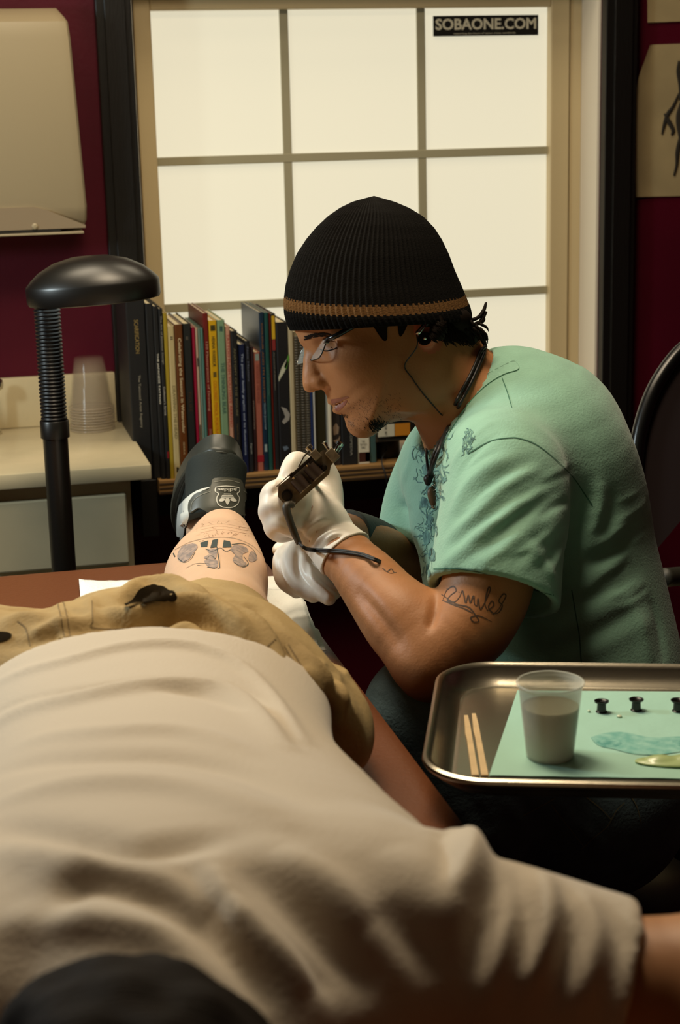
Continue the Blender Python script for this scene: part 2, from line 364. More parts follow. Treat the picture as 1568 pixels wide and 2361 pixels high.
book(475, 487, 722, '#6a1c16', [('150 Masterpieces of Drawing', 788, 948, '#b0806a', .55), ('DOVER', 990, 1008, '#b07a66', .4)], 'tall maroon book lettered 150 Masterpieces of Drawing', Y=3.13)
book(487.5, 506, 739, '#c79a10', [('HENNA WARRIOR', 776, 846, '#403618', .42), ('COLORED PENCIL PORTRAITS', 878, 1014, '#c06a10', .42)], 'bright yellow book in the middle of the row', Y=3.128, extra=[(750, 763, '#3a3212', .2, .8), (858, 870, '#5a4a18', .3, .72)])
book(507, 524.5, 738, '#74906f', [('THE THINKING BEAR', 836, 955, '#3f5f52', .5)], 'sage green book right of the yellow one', Y=3.128, extra=[(752, 764, '#33504a', .3, .7)])
book(525, 536, 753, '#b98a72', [('TATTOO FLASH YOU HAVE ARRIVED', 770, 985, '#a03c34', .62)], 'pale pink book with red lettering right of the sage green one', Y=3.130)
book(537, 552, 763, '#0c0b0a', [('ANATOMY OF THE FIGURE', 803, 960, '#6a6448', .34), ('Hand Press', 978, 1015, '#5a4a30', .25)], 'black book right of the pale pink one', Y=3.13)
book(553, 568.5, 794, '#141a38', [('The power family graphic and its illustrations', 815, 1050, '#97a0b0', .4)], 'shorter navy book lettered in pale grey', Y=3.133)
book(569, 580, 786, '#0d0d12', [('New Masters', 800, 880, '#5d6070', .35), ('Signet', 1022, 1048, '#a0a098', .4)], 'black book between the navy and dark red ones', Y=3.135)
book(580.5, 588, 800, '#2a0e10', [('memories', 925, 990, '#7a6a5c', .5)], 'narrow dark red book left of the salmon one', Y=3.138)
book(588, 603, 812, '#9a5848', [('TATTOOS OF THE WORLD', 840, 930, '#7e3c30', .5)], 'salmon pink book with a red foot band', Y=3.140, extra=[(816, 832, '#7d8880', .2, .8), (1050, 1066, '#8c1620', .0, 1)])
book(603, 615, 720, '#14283a', [('COLOUR AND ITS HISTORY', 745, 930, '#8a5a28', .3), ('Guide Journal', 930, 990, '#8fa2a8', .4)], 'tall dark blue book with a pale emblem near its foot', Y=3.140, extra=[(1025, 1042, '#8a9a98', .2, .7)])
book(615, 625, 721, '#1c4640', [('pencil techniques', 842, 912, '#55786c', .3)], 'tall dark green book right of the dark blue one', Y=3.140)
book(625.5, 630, 722, '#5e1a12', [], 'very thin tall red book right of the dark green one', Y=3.142)
book(630, 641, 724, '#0d0a0b', [('the journal of illustration', 812, 900, '#7b7568', .35, -.1)], 'black book with a yellow and red block at the top of its spine', Y=3.142, extra=[(728, 782, '#c09a1c', .1, .8), (783, 808, '#7c2420', .1, .8)])
fb = book(641, 668, 743, '#0a0709', [], 'wide black book with a white flower and green leaf on its spine', Y=3.14)
for pts, cc in (([(642, 870), (650, 846), (662, 826), (664, 836), (656, 858), (648, 870), (643, 880)], '#b9b9a2'), ([(655, 846), (666, 815), (667, 828), (660, 852)], '#4f8a2c'), ([(648, 938), (660, 942), (669, 955), (667, 968), (655, 978), (650, 972), (658, 962), (654, 950)], '#8f8a82'), ([(652, 1030), (662, 1028), (666, 1034), (656, 1040)], '#5c6a7a')):
    P = [WY(x, y, 3.1395) for x, y in pts]
    mesh('cover_picture', (P, [list(range(len(P)))]), mt('print_'+cc, cc, .5), fb)
book(668.5, 680, 752, '#b3a584', [], 'cream book with a plain spine left of the wire bound ones', Y=3.140)
wm = mat('binding_wire', '#a8a294', .3, .8)
for k, (a, b, yt, cc, lb) in enumerate(((680, 692, 765, '#8f8468', 'grey wire bound sketchbook nearest the cream book'), (692, 704, 768, '#5c5648', 'dark grey wire bound sketchbook, second of three'), (704, 714, 772, '#98907c', 'pale grey wire bound sketchbook beside the blue book'))):
    r = book(a, b, yt, cc, [], lb, Y=3.146)
    A, B = WY(a, 900, 3.146), WY(b, 900, 3.146); xm = (A[0]+B[0])/2; zt_ = WY(a, yt+8, 3.146)[2]; zz = zs+.006; V = []
    while zz < zt_:
        V.append(lathe([(.0042, 0), (.0042, .0022)], 10, (xm, 3.1445, zz))); zz += .0052
    mesh('wire_binding', join(*V), wm, r, smooth='a')
book(714.5, 721, 775, '#1a2a58', [], 'thin blue book between wire bound books and olive folder', Y=3.142)
book(721.5, 726, 778, '#b8b6ae', [], 'thin white book right of the blue one', Y=3.142)
book(726, 750, 786, '#2a2616', [], 'wide dark olive book behind the nose of the artist', Y=3.146)
book(751, 755, 800, '#8b8b84', [], 'thin grey book left of the white one', Y=3.142)
book(755.5, 764, 806, '#cfc6b0', [], 'narrow white book standing below the nose of the artist', Y=3.135)
pb_ = book(764, 784, 835, '#241c18', [], 'dark brown book with a pale figure on its spine', Y=3.142)
for pts in ([(768, 985), (775, 975), (782, 985), (780, 1000), (770, 1004)], [(768, 1016), (780, 1012), (784, 1004), (784, 1012), (776, 1022)]):
    P = [WY(x, y, 3.1415) for x, y in pts]; mesh('cover_picture', (P, [list(range(len(P)))]), mt('print_fig', '#86705c', .5), pb_)
book(785, 822, 880, '#0b0b0c', [('ENCYCLOPEDIA', 955, 1052, '#8c8a80', .14, .1)], 'wide black book below the mouth of the artist', Y=3.138)
book(823, 851, 905, '#c9c3ae', [], 'white and orange book right of the wide black one', Y=3.140, extra=[(1044, 1066, '#3a1a10'), (1044, 1066, '#b8651c', .6, .97)])
wb = WY(838, 1025, 3.1395)
mesh('spine_print', xf(text('THE\nTATTOO\nBIBLE', .014, .016), frame(wb, (1, 0, 0), (0, 0, 1), (0, -1, 0))), mt('print_dk', '#3c3830', .5), D.objects['wall_shelf'].children[0] if False else [o for o in D.objects if o.name.startswith('book') and o.parent is None][-1])
book(851.5, 866, 900, '#3b5350', [], 'slate green book at the right end of the upright row', Y=3.142)
# black round speaker and books lying on it
sp0 = WY(868, 1068, 3.15); sp1 = WY(936, 1066, 3.15)
sc = ((sp0[0]+sp1[0])/2, 3.20)
sr = (sp1[0]-sp0[0])/2
spk = thing('desk_speaker', (sc[0], sc[1], zs), 'small round black speaker on the shelf under the lying books', 'speaker')
mesh('body', lathe([(.0, .0004), (sr*.95, .0004), (sr, .004), (sr, .036), (sr*.96, .042), (0, .042)], 40, (sc[0], sc[1], zs)), mat('speaker_black', '#0d0d0d', .5), spk, smooth='a')
mesh('power_cord', tube([(sc[0]-.005, sc[1]-sr-.001, zs+.02), WY(880, 1062, 3.125), WY(888, 1090, 3.108), WY(893, 1120, 3.108), WY(900, 1170, 3.13), WY(905, 1220, 3.2)], .0015, 8), mat('cord_black', '#0a0a0a', .5), spk, smooth=True)
zc = zs+.0425
def flat_book(x0, x1, y0, y1, z, h, col, label, parts=()):
    r = thing('book', ((x0+x1)/2, (y0+y1)/2, z), label, 'book', 'books lying on the speaker')
    mesh('cover', join(box(x0, x1, y0, y1, z, z+.0016), box(x0, x1, y0, y1, z+h-.0016, z+h), box(x0, x1, y0, y0+.0016, z+.0016, z+h-.0016)), mt('book_cover_'+col, col, .4), r)
    mesh('page_block', box(x0+.003, x1-.003, y0+.002, y1-.004, z+.0018, z+h-.0018), pg, r)
    for xa, xb, cc in parts: mesh('spine_label', box(x0+(x1-x0)*xa, x0+(x1-x0)*xb, y0-.0004, y0-.0001, z+.0006, z+h-.0006), mt('print_'+cc, cc, .5), r)
    return r
fx0 = WY(868, 1000, 3.13)[0]
flat_book(fx0, fx0+.17, 3.138, 3.30, zc, .010, '#3a3226', 'dark brown book lying directly on the speaker')
fbk = flat_book(fx0+.002, fx0+.172, 3.132, 3.29, zc+.0105, .026, '#14120f', 'thick book with white and orange spine lying on top of the brown one', ((.01, .21, '#c2bda8'), (.215, .40, '#b8761c')))
mesh('spine_print', xf(text('INK ART', .02, .005), frame((fx0+.02, 3.1312, zc+.023), (0, 0, -1), (1, 0, 0), (0, -1, 0))), mt('print_dk', '#3c3830', .5), fbk)
flat_book(fx0+.004, fx0+.174, 3.14, 3.30, zc+.037, .012, '#0c0c0e', 'black book lying on top of the small pile')

# ================================================================== DRAWINGS
pap = mat('aged_drawing_paper', '#ab9870', .8, var=.12, vscale=7)
ink = mat('drawing_ink', '#2a241c', .8)
def drawing(px, label, curl):
    P = [WY(x, y, 3.396) for x, y in px]
    x0_, x1_ = px[0][0], px[1][0]
    # grid with a curled left edge
    n, m_ = 14, 18; V = []; Fs = []
    for j in range(m_+1):
        for i in range(n+1):
            a = np.array(px[0])*(1-i/n)+np.array(px[1])*(i/n); b = np.array(px[3])*(1-i/n)+np.array(px[2])*(i/n)
            q = a*(1-j/m_)+b*(j/m_)
            ed = curl(i/n, j/m_)
            p = WY(q[0]+ed[1], q[1], 3.398-ed[0]); V.append(p)
    for j in range(m_):
        for i in range(n): k = j*(n+1)+i; Fs.append([k, k+n+1, k+n+2, k+1])
    V = np.array(V); n0 = len(V)
    V2 = V+np.array([0, -.0006, 0]); Fs2 = Fs+[[q+n0 for q in f][::-1] for f in Fs]
    o = mesh('ink_drawing', (np.vstack([V, V2]), Fs2), pap, smooth=True, label=label, cat='drawing')
    return o
cv = lambda u, v: (.012*max(0, 1-u*4)**2*(.4+math.sin(v*3.0))+.001, 22*max(0, 1-v*4.5)**2*max(0, 1-u*5)+10*math.exp(-((v-.1)/.12)**2)*max(0, 1-u*6)-4*math.sin(v*3)*max(0, 1-u*3))
dr = drawing([(1472, 104), (1660, 98), (1664, 450), (1466, 454)], 'aged paper with an ink figure sketch pinned right of the window', cv)
def inkstroke(pts, r, par):
    mesh('ink_figure', tube([WY(x, y, 3.394) for x, y in pts], np.array(r)*.00055, 8, flat=.15), ink, par, smooth=True)
inkstroke([(1566, 140), (1564, 165), (1570, 200), (1572, 230)], [5, 8, 10, 12], dr)
inkstroke([(1566, 215), (1552, 245), (1540, 262), (1532, 285), (1526, 310)], [4, 6, 8, 7, 3], dr)
inkstroke([(1532, 262), (1542, 280), (1552, 300), (1548, 312)], [4, 9, 8, 4], dr)
inkstroke([(1574, 230), (1566, 270), (1572, 310), (1578, 330)], [8, 14, 16, 14], dr)
inkstroke([(1568, 320), (1562, 350), (1560, 380), (1554, 405)], [8, 9, 6, 4], dr)
inkstroke([(1580, 130), (1590, 170), (1600, 240), (1595, 330), (1600, 400)], [20, 24, 30, 26, 10], dr)
drawing([(1492, -60), (1660, -64), (1662, 46), (1493, 52)], 'second pale paper at the top right corner, above the ink figure', lambda u, v: (.001, 0))

# ================================================================== OFFICE CHAIR (behind the artist)
bl = mat('black_chair_plastic', '#0b0b0b', .28); msh = mat('black_chair_mesh', '#1c0a0c', .85)
T = 2.75
oc0 = W(1640, 1400, T)
oc = thing('office_chair', (oc0[0], oc0[1], 0), 'black high back office chair with arched frame at the right edge, behind the artist', 'chair')
arc = [(1440, 1330), (1446, 1180), (1453, 1050), (1466, 970), (1492, 895), (1530, 832), (1572, 788), (1630, 755), (1700, 745), (1770, 770), (1820, 840), (1850, 960), (1860, 1150), (1862, 1330)]
A = [W(x+14, y+8, T+.0001*(x-1440)) for x, y in arc]
mesh('back_frame', tube(A, .013, 14, 6), bl, oc, smooth=True)
cen = W(1655, 1100, T+.02); ring = spl(A, 4)
V = [cen]+list(ring*1.0); nR = len(ring)
b2 = np.array(V)+fw*.012
mesh('mesh_back', join((V, [[0, i, i+1] for i in range(1, nR)]), (b2, [[0, i+1, i] for i in range(1, nR)])), msh, oc)
mesh('seat', lathe([(0, 0), (.22, 0), (.245, .02), (.245, .05), (.22, .07), (0, .075)], 40, (oc0[0]-.06, oc0[1]-.02, .44)), bl, oc, smooth='a')
mesh('gas_post', lathe([(.025, .09), (.025, .44)], 20, (oc0[0]-.06, oc0[1]-.02, 0)), bl, oc, smooth='a')
mesh('star_base', join(*[tube([(oc0[0]-.06, oc0[1]-.02, .1), (oc0[0]-.06+.26*math.cos(a), oc0[1]-.02+.26*math.sin(a), .06)], [.02, .014], 8, 1) for a in [k*2*math.pi/5 for k in range(5)]]), bl, oc)
mesh('back_support', tube([(oc0[0], oc0[1]+.05, .46), (oc0[0]+.03, oc0[1]+.13, .6), cen+fw*.03], .02, 10), bl, oc, smooth=True)
ar0, ar1 = W(1528, 1332, 2.62), W(1640, 1336, 2.70)
mesh('armrest', tube([ar0, (ar0+ar1)/2+np.array([0, 0, .004]), ar1], .016, 12), mat('armrest_grey', '#2b2a22', .5), oc, smooth=True)
mesh('armrest_post', tube([ar1, ar1+np.array([.01, .0, -.12]), (oc0[0]+.02, oc0[1], .5)], .014, 10), bl, oc, smooth=True)
cu = W(1618, 1420, 2.66)
cz = .519
mesh('cushion', lathe([(0, 0), (.05, .002), (.078, .02), (.085, .05), (.08, .085), (.055, .115), (0, .125)], 32, (cu[0], cu[1], cz), (0, 0, 1)), mat('cream_cloth', '#b6a67e', .85, bump=.4, bscale=40), smooth=True, label='cream cushion lying on the seat of the black office chair', cat='cushion')

# ================================================================== ORGANIC SURFACES
def _f(a): return np.asarray(a, np.float32)
def ell(c, r, ax=None, k=.01, sub=False):
    c = _f(c); r = _f(np.ones(3)*r); A = _f(np.eye(3) if ax is None else [nrm(q) for q in ax])
    def fn(P):
        q = (P-c)@A.T; k0 = np.sqrt(((q/r)**2).sum(1))+1e-6; k1 = np.sqrt(((q/(r*r))**2).sum(1))+1e-6
        return k0*(k0-1)/k1
    m = float(r.max()); return (fn, c-m, c+m, k, sub)
def chain(pts, rad, upv=None, k=.012, n=5, sub=False, sharp=False):
    """pts: N x 3; rad: list of r or (side, up); upv: direction of the 'up' radius"""
    P = np.array(pts, float); R = np.array([(r if np.ndim(r) else (r, r)) for r in rad], float)
    A = spl(np.column_stack([P, R]), n) if len(P) > 2 else np.column_stack([P, R])
    P, R = _f(A[:, :3]), _f(np.maximum(A[:, 3:], .001))
    def fn(X):
        out = np.full(len(X), 9, np.float32)
        for i in range(len(P)-1):
            a, b = P[i], P[i+1]; ab = b-a; L2 = float(ab@ab)+1e-12
            t = np.clip(((X-a)@ab)/L2, 0, 1); q = X-a-t[:, None]*ab
            r = R[i]+t[:, None]*(R[i+1]-R[i])
            if upv is None:
                d = np.sqrt((q*q).sum(1))-r[:, 0]
            else:
                l = ab/math.sqrt(L2); u = nrm(np.array(upv)-l*(np.array(upv)@l)); s = np.cross(l, u)
                qs, qu, ql = q@_f(s), q@_f(u), q@_f(l); m = np.minimum(r[:, 0], r[:, 1])
                k0 = np.sqrt((qs/r[:, 0])**2+(qu/r[:, 1])**2+(ql/m)**2)+1e-6
                k1 = np.sqrt((qs/r[:, 0]**2)**2+(qu/r[:, 1]**2)**2+(ql/m**2)**2)+1e-6
                d = k0*(k0-1)/k1
            out = np.minimum(out, d)
        return out
    m = float(R.max()); return (fn, P.min(0)-m, P.max(0)+m, k, sub)
def half(o, n_, k=.004):     # removes everything on the +n_ side of the plane through o
    o, n_ = _f(o), _f(nrm(n_))
    return (lambda X: -((X-o)@n_), None, None, k, True)
def surf(prims, res, smooth=1):
    lo = np.min([p[1] for p in prims if p[1] is not None and not p[4]], 0)-res*4; hi = np.max([p[2] for p in prims if p[2] is not None and not p[4]], 0)+res*4
    B = 6; n = (np.ceil((hi-lo)/res/B)*B+1).astype(int)
    def ev(X, pad):
        d = np.full(len(X), 1., np.float32)
        for fn, a, b, k, sub in prims:
            if a is None: idx = np.arange(len(X))
            else: idx = np.nonzero(np.all((X > a-(k+pad)) & (X < b+(k+pad)), 1))[0]
            if not len(idx): continue
            e = fn(X[idx]); dd = d[idx]
            if sub:
                e = -e; h = np.clip(.5-.5*(dd-e)/k, 0, 1); d[idx] = dd*(1-h)+e*h+k*h*(1-h)
            else:
                h = np.clip(.5+.5*(dd-e)/k, 0, 1); r_ = dd*(1-h)+e*h-k*h*(1-h); d[idx] = r_
        return d
    nb = (n-1)//B; cc = np.stack(np.meshgrid(*[np.arange(q) for q in nb], indexing='ij'), -1).reshape(-1, 3)
    cen = _f(lo+(cc*B+B/2)*res); rad = B*res*.87*1.25+.006
    dc = ev(cen, rad+.012); G = np.ones(n, np.float32)
    for q, s in zip(cc[dc < -rad], dc[dc < -rad]): G[q[0]*B:q[0]*B+B+1, q[1]*B:q[1]*B+B+1, q[2]*B:q[2]*B+B+1] = -1
    act = np.zeros(n, bool)
    for q in cc[np.abs(dc) <= rad]: act[q[0]*B:q[0]*B+B+1, q[1]*B:q[1]*B+B+1, q[2]*B:q[2]*B+B+1] = True
    I = np.argwhere(act)
    for s in range(0, len(I), 400000):
        J = I[s:s+400000]; G[J[:, 0], J[:, 1], J[:, 2]] = ev(_f(lo+J*res), .012+res*3)
    G[G == 0] = 1e-6
    neg = G < 0
    # surface nets
    c = neg[:-1, :-1, :-1].astype(np.int8)
    cnt = np.zeros([q-1 for q in n], np.int8)
    for dx in (0, 1):
        for dy in (0, 1):
            for dz in (0, 1): cnt += neg[dx:n[0]-1+dx, dy:n[1]-1+dy, dz:n[2]-1+dz]
    cells = np.argwhere((cnt > 0) & (cnt < 8)); idm = np.full(cnt.shape, -1, np.int32)
    idm[cells[:, 0], cells[:, 1], cells[:, 2]] = np.arange(len(cells))
    acc = np.zeros((len(cells), 3)); num = np.zeros(len(cells))
    cor = [(0, 0, 0), (1, 0, 0), (0, 1, 0), (1, 1, 0), (0, 0, 1), (1, 0, 1), (0, 1, 1), (1, 1, 1)]
    val = [G[cells[:, 0]+a, cells[:, 1]+b, cells[:, 2]+c_] for a, b, c_ in cor]
    for i in range(8):
        for ax in range(3):
            if cor[i][ax]: continue
            j = cor.index(tuple(cor[i][q]+(q == ax) for q in range(3))); a, b = val[i], val[j]
            m = (a < 0) != (b < 0); t = np.where(m, a/np.where(m, a-b, 1), 0)
            p = np.tile(np.array(cor[i], float), (len(cells), 1)); p[:, ax] += t; acc[m] += p[m]; num[m] += 1
    V = lo+(cells+acc/num[:, None])*res; Fq = []
    for ax in range(3):
        o1, o2 = [(1, 2), (2, 0), (0, 1)][ax]
        sl = [slice(0, n[0]-1), slice(0, n[1]-1), slice(0, n[2]-1)]; s2 = list(sl); s2[ax] = slice(1, n[ax])
        A_ = neg[tuple(sl)]; B_ = neg[tuple(s2)]
        E = np.argwhere(A_ != B_); E = E[(E[:, o1] > 0) & (E[:, o2] > 0)]
        fl = A_[E[:, 0], E[:, 1], E[:, 2]]
        def g(d1, d2):
            q = E.copy(); q[:, o1] -= d1; q[:, o2] -= d2; return idm[q[:, 0], q[:, 1], q[:, 2]]
        Q = np.stack([g(0, 0), g(1, 0), g(1, 1), g(0, 1)], 1)
        Q[~fl] = Q[~fl][:, ::-1]; Fq.append(Q[(Q >= 0).all(1)])
    Fq = np.concatenate(Fq)
    # keep the largest shell only
    for _ in range(smooth): V = relax(V, Fq, .5)
    return V, Fq
def relax(V, Fq, a=.5):
    s = np.zeros_like(V); c = np.zeros(len(V))
    for i in range(4):
        u, v_ = Fq[:, i], Fq[:, (i+1) % 4]
        for x, y in ((u, v_), (v_, u)):
            for q in range(3): s[:, q] += np.bincount(x, V[y, q], len(V))
            c += np.bincount(x, minlength=len(V))
    c[c == 0] = 1
    return V*(1-a)+a*s/c[:, None]
def normals(V, Fq):
    N = np.cross(V[Fq[:, 2]]-V[Fq[:, 0]], V[Fq[:, 3]]-V[Fq[:, 1]]); o = np.zeros_like(V)
    for i in range(4):
        for q in range(3): o[:, q] += np.bincount(Fq[:, i], N[:, q], len(V))
    return o/(np.linalg.norm(o, axis=1)[:, None]+1e-12)
def bvh(V, Fq): return BVHTree.FromPolygons([tuple(v) for v in V], [tuple(int(i) for i in f) for f in Fq])
def hit(b, px, py, back=False):
    d = Vector(nrm(ray(px, py))); r = b.ray_cast(Vector(CAM), d, 6)
    if r[0] is None:
        # nearest surface point to the ray
        best = None
        for s in np.linspace(.8, 2.9, 60):
            p = Vector(CAM)+d*float(s); q = b.find_nearest(p)
            if q[0] is not None and (best is None or q[3] < best[3]): best = q
        r = best
    p, n_ = np.array(r[0]), np.array(r[1])
    if n_@np.array(d) > 0: n_ = -n_
    return p, n_
FA = 1.35
def fold(V, N, b, px, amp, wd, n=6, taper=True):
    amp *= FA
    L = spl([hit(b, x, y)[0] for x, y in px], n); M_ = len(L)
    lo, hi = L.min(0)-wd*3, L.max(0)+wd*3
    idx = np.nonzero(np.all((V > lo) & (V < hi), 1))[0]; X = V[idx]; best = np.full(len(X), 9.); tt = np.zeros(len(X))
    for i in range(M_-1):
        a, ab = L[i], L[i+1]-L[i]; t = np.clip(((X-a)@ab)/(ab@ab+1e-12), 0, 1)
        d = np.linalg.norm(X-a-t[:, None]*ab, axis=1); m = d < best; best[m] = d[m]; tt[m] = ((i+t)/(M_-1))[m]
    w_ = np.exp(-(best/wd)**2)*(np.sin(np.pi*np.clip(tt*.94+.03, 0, 1))**.6 if taper else 1)
    V[idx] += N[idx]*(amp*w_)[:, None]
from mathutils.geometry import delaunay_2d_cdt
def patch(b, poly, off, step=6, closed_spline=True, thick=0, rays=None):
    """a skin that follows the surface below an outline"""
    P = np.array(poly, float)
    if closed_spline:
        Q = np.vstack([P[-1:], P, P[:2]]); P = spl(Q, 5); n = len(P); P = P[5:-5] if n > 10 else P
    pts = []; 
    for i in range(len(P)):
        a, c = P[i], P[(i+1) % len(P)]; L = np.linalg.norm(c-a); m = max(1, int(L/step))
        for k in range(m): pts.append(a+(c-a)*k/m)
    nb = len(pts); lo, hi = P.min(0), P.max(0)
    for x in np.arange(lo[0]+step/2, hi[0], step):
        for y in np.arange(lo[1]+step/2, hi[1], step): pts.append(np.array([x, y]))
    r = delaunay_2d_cdt([Vector(p) for p in pts], [], [list(range(nb))], 1, 1e-4)
    V = []; NN = []
    for v in r[0]:
        p, n_ = hit(b, v.x, v.y); V.append(p+n_*off); NN.append(n_)
    Fs = [list(f) for f in r[2]]
    if thick:
        V = np.array(V); n0 = len(V); V2 = V-np.array(NN)*thick
        e = {}
        for f in Fs:
            for i in range(len(f)): e[(f[i], f[(i+1) % len(f)])] = 1
        side = [[a, c, c+n0, a+n0] for (a, c) in e if (c, a) not in e]
        return np.vstack([V, V2]), Fs+[[q+n0 for q in f][::-1] for f in Fs]+side
    return V, Fs
def stroke(b, px, w_, off=.0004, n=6, raised=0):
    """a line of ink or thread lying on a surface; w_ in metres"""
    A = spl(px, n); V = []; Fs = []; H = [hit(b, x, y) for x, y in A]; m = len(H)
    for i, (p, nn) in enumerate(H):
        t = nrm(H[min(i+1, m-1)][0]-H[max(i-1, 0)][0]+1e-9); s = nrm(np.cross(nn, t))
        ww = (w_ if np.ndim(w_) == 0 else np.interp(i/(m-1), np.linspace(0, 1, len(w_)), w_))/2
        V += [p+nn*off-s*ww, p+nn*(off+raised), p+nn*off+s*ww]
    for i in range(m-1): Fs += [[3*i, 3*i+1, 3*i+4, 3*i+3], [3*i+1, 3*i+2, 3*i+5, 3*i+4]]
    return V, Fs
def noise_disp(V, N, amp, sc, seed=0):
    r = np.random.RandomState(seed); o = np.zeros(len(V))
    for i in range(10):
        k = r.normal(size=3)*sc; o += np.sin(V@k+r.rand()*6.28)
    V += N*(amp*o/3)[:, None]

# ================================================================== TREATMENT TABLE
vinyl = mat('brown_vinyl', '#6a3c20', .38, bump=.25, bscale=160)
TZ = .85
tb = thing('massage_table', (.09, 1.3, 0), 'long padded table in brown vinyl that the reclining client lies on', 'table')
P2 = rrect(.70, 2.42, .05, 8); cx, cy = .09, 1.225
rg = []
for ins, z in ((.03, TZ-.075), (.008, TZ-.072), (0, TZ-.06), (0, TZ-.02), (.006, TZ-.006), (.018, TZ-.0005), (.03, TZ)):
    rg.append([(cx+p[0]*(1-ins/.35), cy+p[1]*(1-ins/1.21), z) for p in P2])
mesh('cushion', loft(rg), vinyl, tb, smooth='a')
mesh('frame', join(box(-.22, -.18, .08, 2.37, TZ-.14, TZ-.0755), box(.36, .40, .08, 2.37, TZ-.14, TZ-.0755), box(-.18, .36, .08, .12, TZ-.14, TZ-.0755), box(-.18, .36, 2.33, 2.37, TZ-.14, TZ-.0755)), blk, tb)
for x in (-.215, .36):
    for y in (.15, 2.25): mesh('leg', box(x, x+.045, y, y+.045, 0, TZ-.1405, .004), blk, tb)

# paper towel under the calf
twm = mat('paper_towel_white', '#eff1ec', .9, bump=.8, bscale=220)
def towel(corn, name, label, z0, drape=None, amp=.0015, seed=3):
    c = [np.array(q, float) for q in corn]; n, m_ = 34, 34; V = []
    r = np.random.RandomState(seed); ks = r.normal(size=(7, 2))*40; ph = r.rand(7)*6.28
    for j in range(m_+1):
        for i in range(n+1):
            a = c[0]*(1-i/n)+c[1]*(i/n); b_ = c[3]*(1-i/n)+c[2]*(i/n); q = a*(1-j/m_)+b_*(j/m_)
            h = abs(sum(math.sin(ks[k]@q+ph[k]) for k in range(7)))*amp
            x, y = q; z = z0+h+.0006*math.sin(x*900)*math.sin(y*900)
            over = max(0, x-.425)
            if over > 0: z -= over*over*6; 
            V.append((x, y, z))
    V = np.array(V); n0 = len(V); Fs = []
    for j in range(m_):
        for i in range(n): k = j*(n+1)+i; Fs.append([k, k+1, k+n+2, k+n+1])
    V2 = V-np.array([0, 0, .0012])
    e = {}
    for f in Fs:
        for i in range(4): e[(f[i], f[(i+1) % 4])] = 1
    side = [[a+n0, c_+n0, c_, a] for (a, c_) in e if (c_, a) not in e]
    return mesh(name, (np.vstack([V, V2]), Fs+[[q+n0 for q in f][::-1] for f in Fs]+side), twm, smooth=True, label=label, cat='paper towel')
p = lambda x, y: Wz(x, y, TZ+.005)[:2]
towel([p(182, 1337), p(672, 1332), p(753, 1500), (.12, 1.86)], 'paper_towel', 'white quilted paper towel spread under the tattooed calf', TZ+.0035)
towel([p(450, 1375), p(690, 1362), p(742, 1524), (.25, 1.90)], 'paper_towel', 'second white paper towel crumpled on top of the first, at the edge of the table', TZ+.009, amp=.0022, seed=5)

# ================================================================== CLIENT
skin_c = mat('client_skin', '#d6b294', .5, sss=.08, spec=.35, bump=.15, bscale=260, var=.06, vscale=14)
skin_m = skin_c
cl = thing('person', (.15, 1.3, TZ), 'person lying face down on the brown table in cream shirt and khaki shorts', 'person')
X = lambda *a: np.array(a, float)
UPZ = (0, 0, 1)
hl = W(511, 1038, 2.415)
su = nrm(-up*.86-fw*.50); ta = -up*.5+fw*.86-rt*.22; ta = nrm(ta-su*(ta@su)); ws = np.cross(su, ta)   # shoe: up, toe, side
SP = lambda a, s, u: hl+ta*a+ws*s+su*u
hd0 = W(285, 2735, .80)
body = [
 ell(hd0+X(0, 0, -.01), (.078, .095, .088), k=.03),
 ell(hd0+X(-.045, -.01, -.055), (.05, .06, .05), k=.03),
 chain([hd0+X(.01, .05, -.03), X(.095, .86, .965), X(.105, .93, .96)], [.055, .058, .08], k=.03),
 chain([X(.11, .90, .965), X(.115, 1.0, .955), X(.13, 1.18, .945), X(.145, 1.36, .935), X(.165, 1.52, .94), X(.185, 1.64, .935)], [(.13, .075), (.17, .085), (.155, .08), (.14, .075), (.155, .08), (.14, .075)], UPZ, k=.03),
 chain([X(.25, .945, .965), X(.33, .885, .960), X(.44, .835, .978)], [.052, .05, .043], k=.03),
 chain([X(.44, .835, .978), X(.40, .735, .925), X(.25, .64, .885)], [.043, .042, .03], k=.02),
 ell(X(.205, .625, .882), (.045, .03, .02), k=.02),
 chain([X(-.04, .94, .955), X(-.2, .85, .93), X(-.33, .70, .90)], [.052, .05, .042], k=.03),
 chain([X(-.33, .70, .90), X(-.22, .60, .885), X(-.10, .55, .88)], [.042, .038, .028], k=.02),
 chain([X(.22, 1.54, .935), X(.250, 1.70, .918), X(.285, 1.88, .912)], [.076, .064, .055], k=.03),
 chain([X(.286, 1.88, .916), X(.292, 1.96, .918), X(.305, 2.045, .925), X(.325, 2.13, .932), X(.338, 2.19, .940), W(516, 1238, 2.32), SP(.105, 0, .082)], [(.056, .056), (.063, .058), (.067, .062), (.052, .050), (.039, .040), (.033, .034), (.031, .032)], UPZ, k=.02, n=6),
 chain([SP(.105, 0, .082), SP(.095, 0, .04), SP(.12, 0, .03), SP(.20, 0, .02)], [.030, .028, .028, .020], k=.015),
 chain([X(.08, 1.56, .93), X(-.06, 1.64, .93), X(-.20, 1.72, .915)], [.08, .078, .062], k=.03),
 chain([X(-.20, 1.72, .915), X(-.21, 1.9, .908), X(-.20, 2.08, .90), X(-.19, 2.22, .89)], [.055, .055, .045, .034], k=.02),
]
bV, bF = surf(body, .0042, 2)
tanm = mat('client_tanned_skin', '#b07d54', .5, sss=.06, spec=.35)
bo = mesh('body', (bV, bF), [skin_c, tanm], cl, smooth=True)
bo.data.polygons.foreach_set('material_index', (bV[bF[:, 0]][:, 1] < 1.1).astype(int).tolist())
bB = bvh(bV, bF)
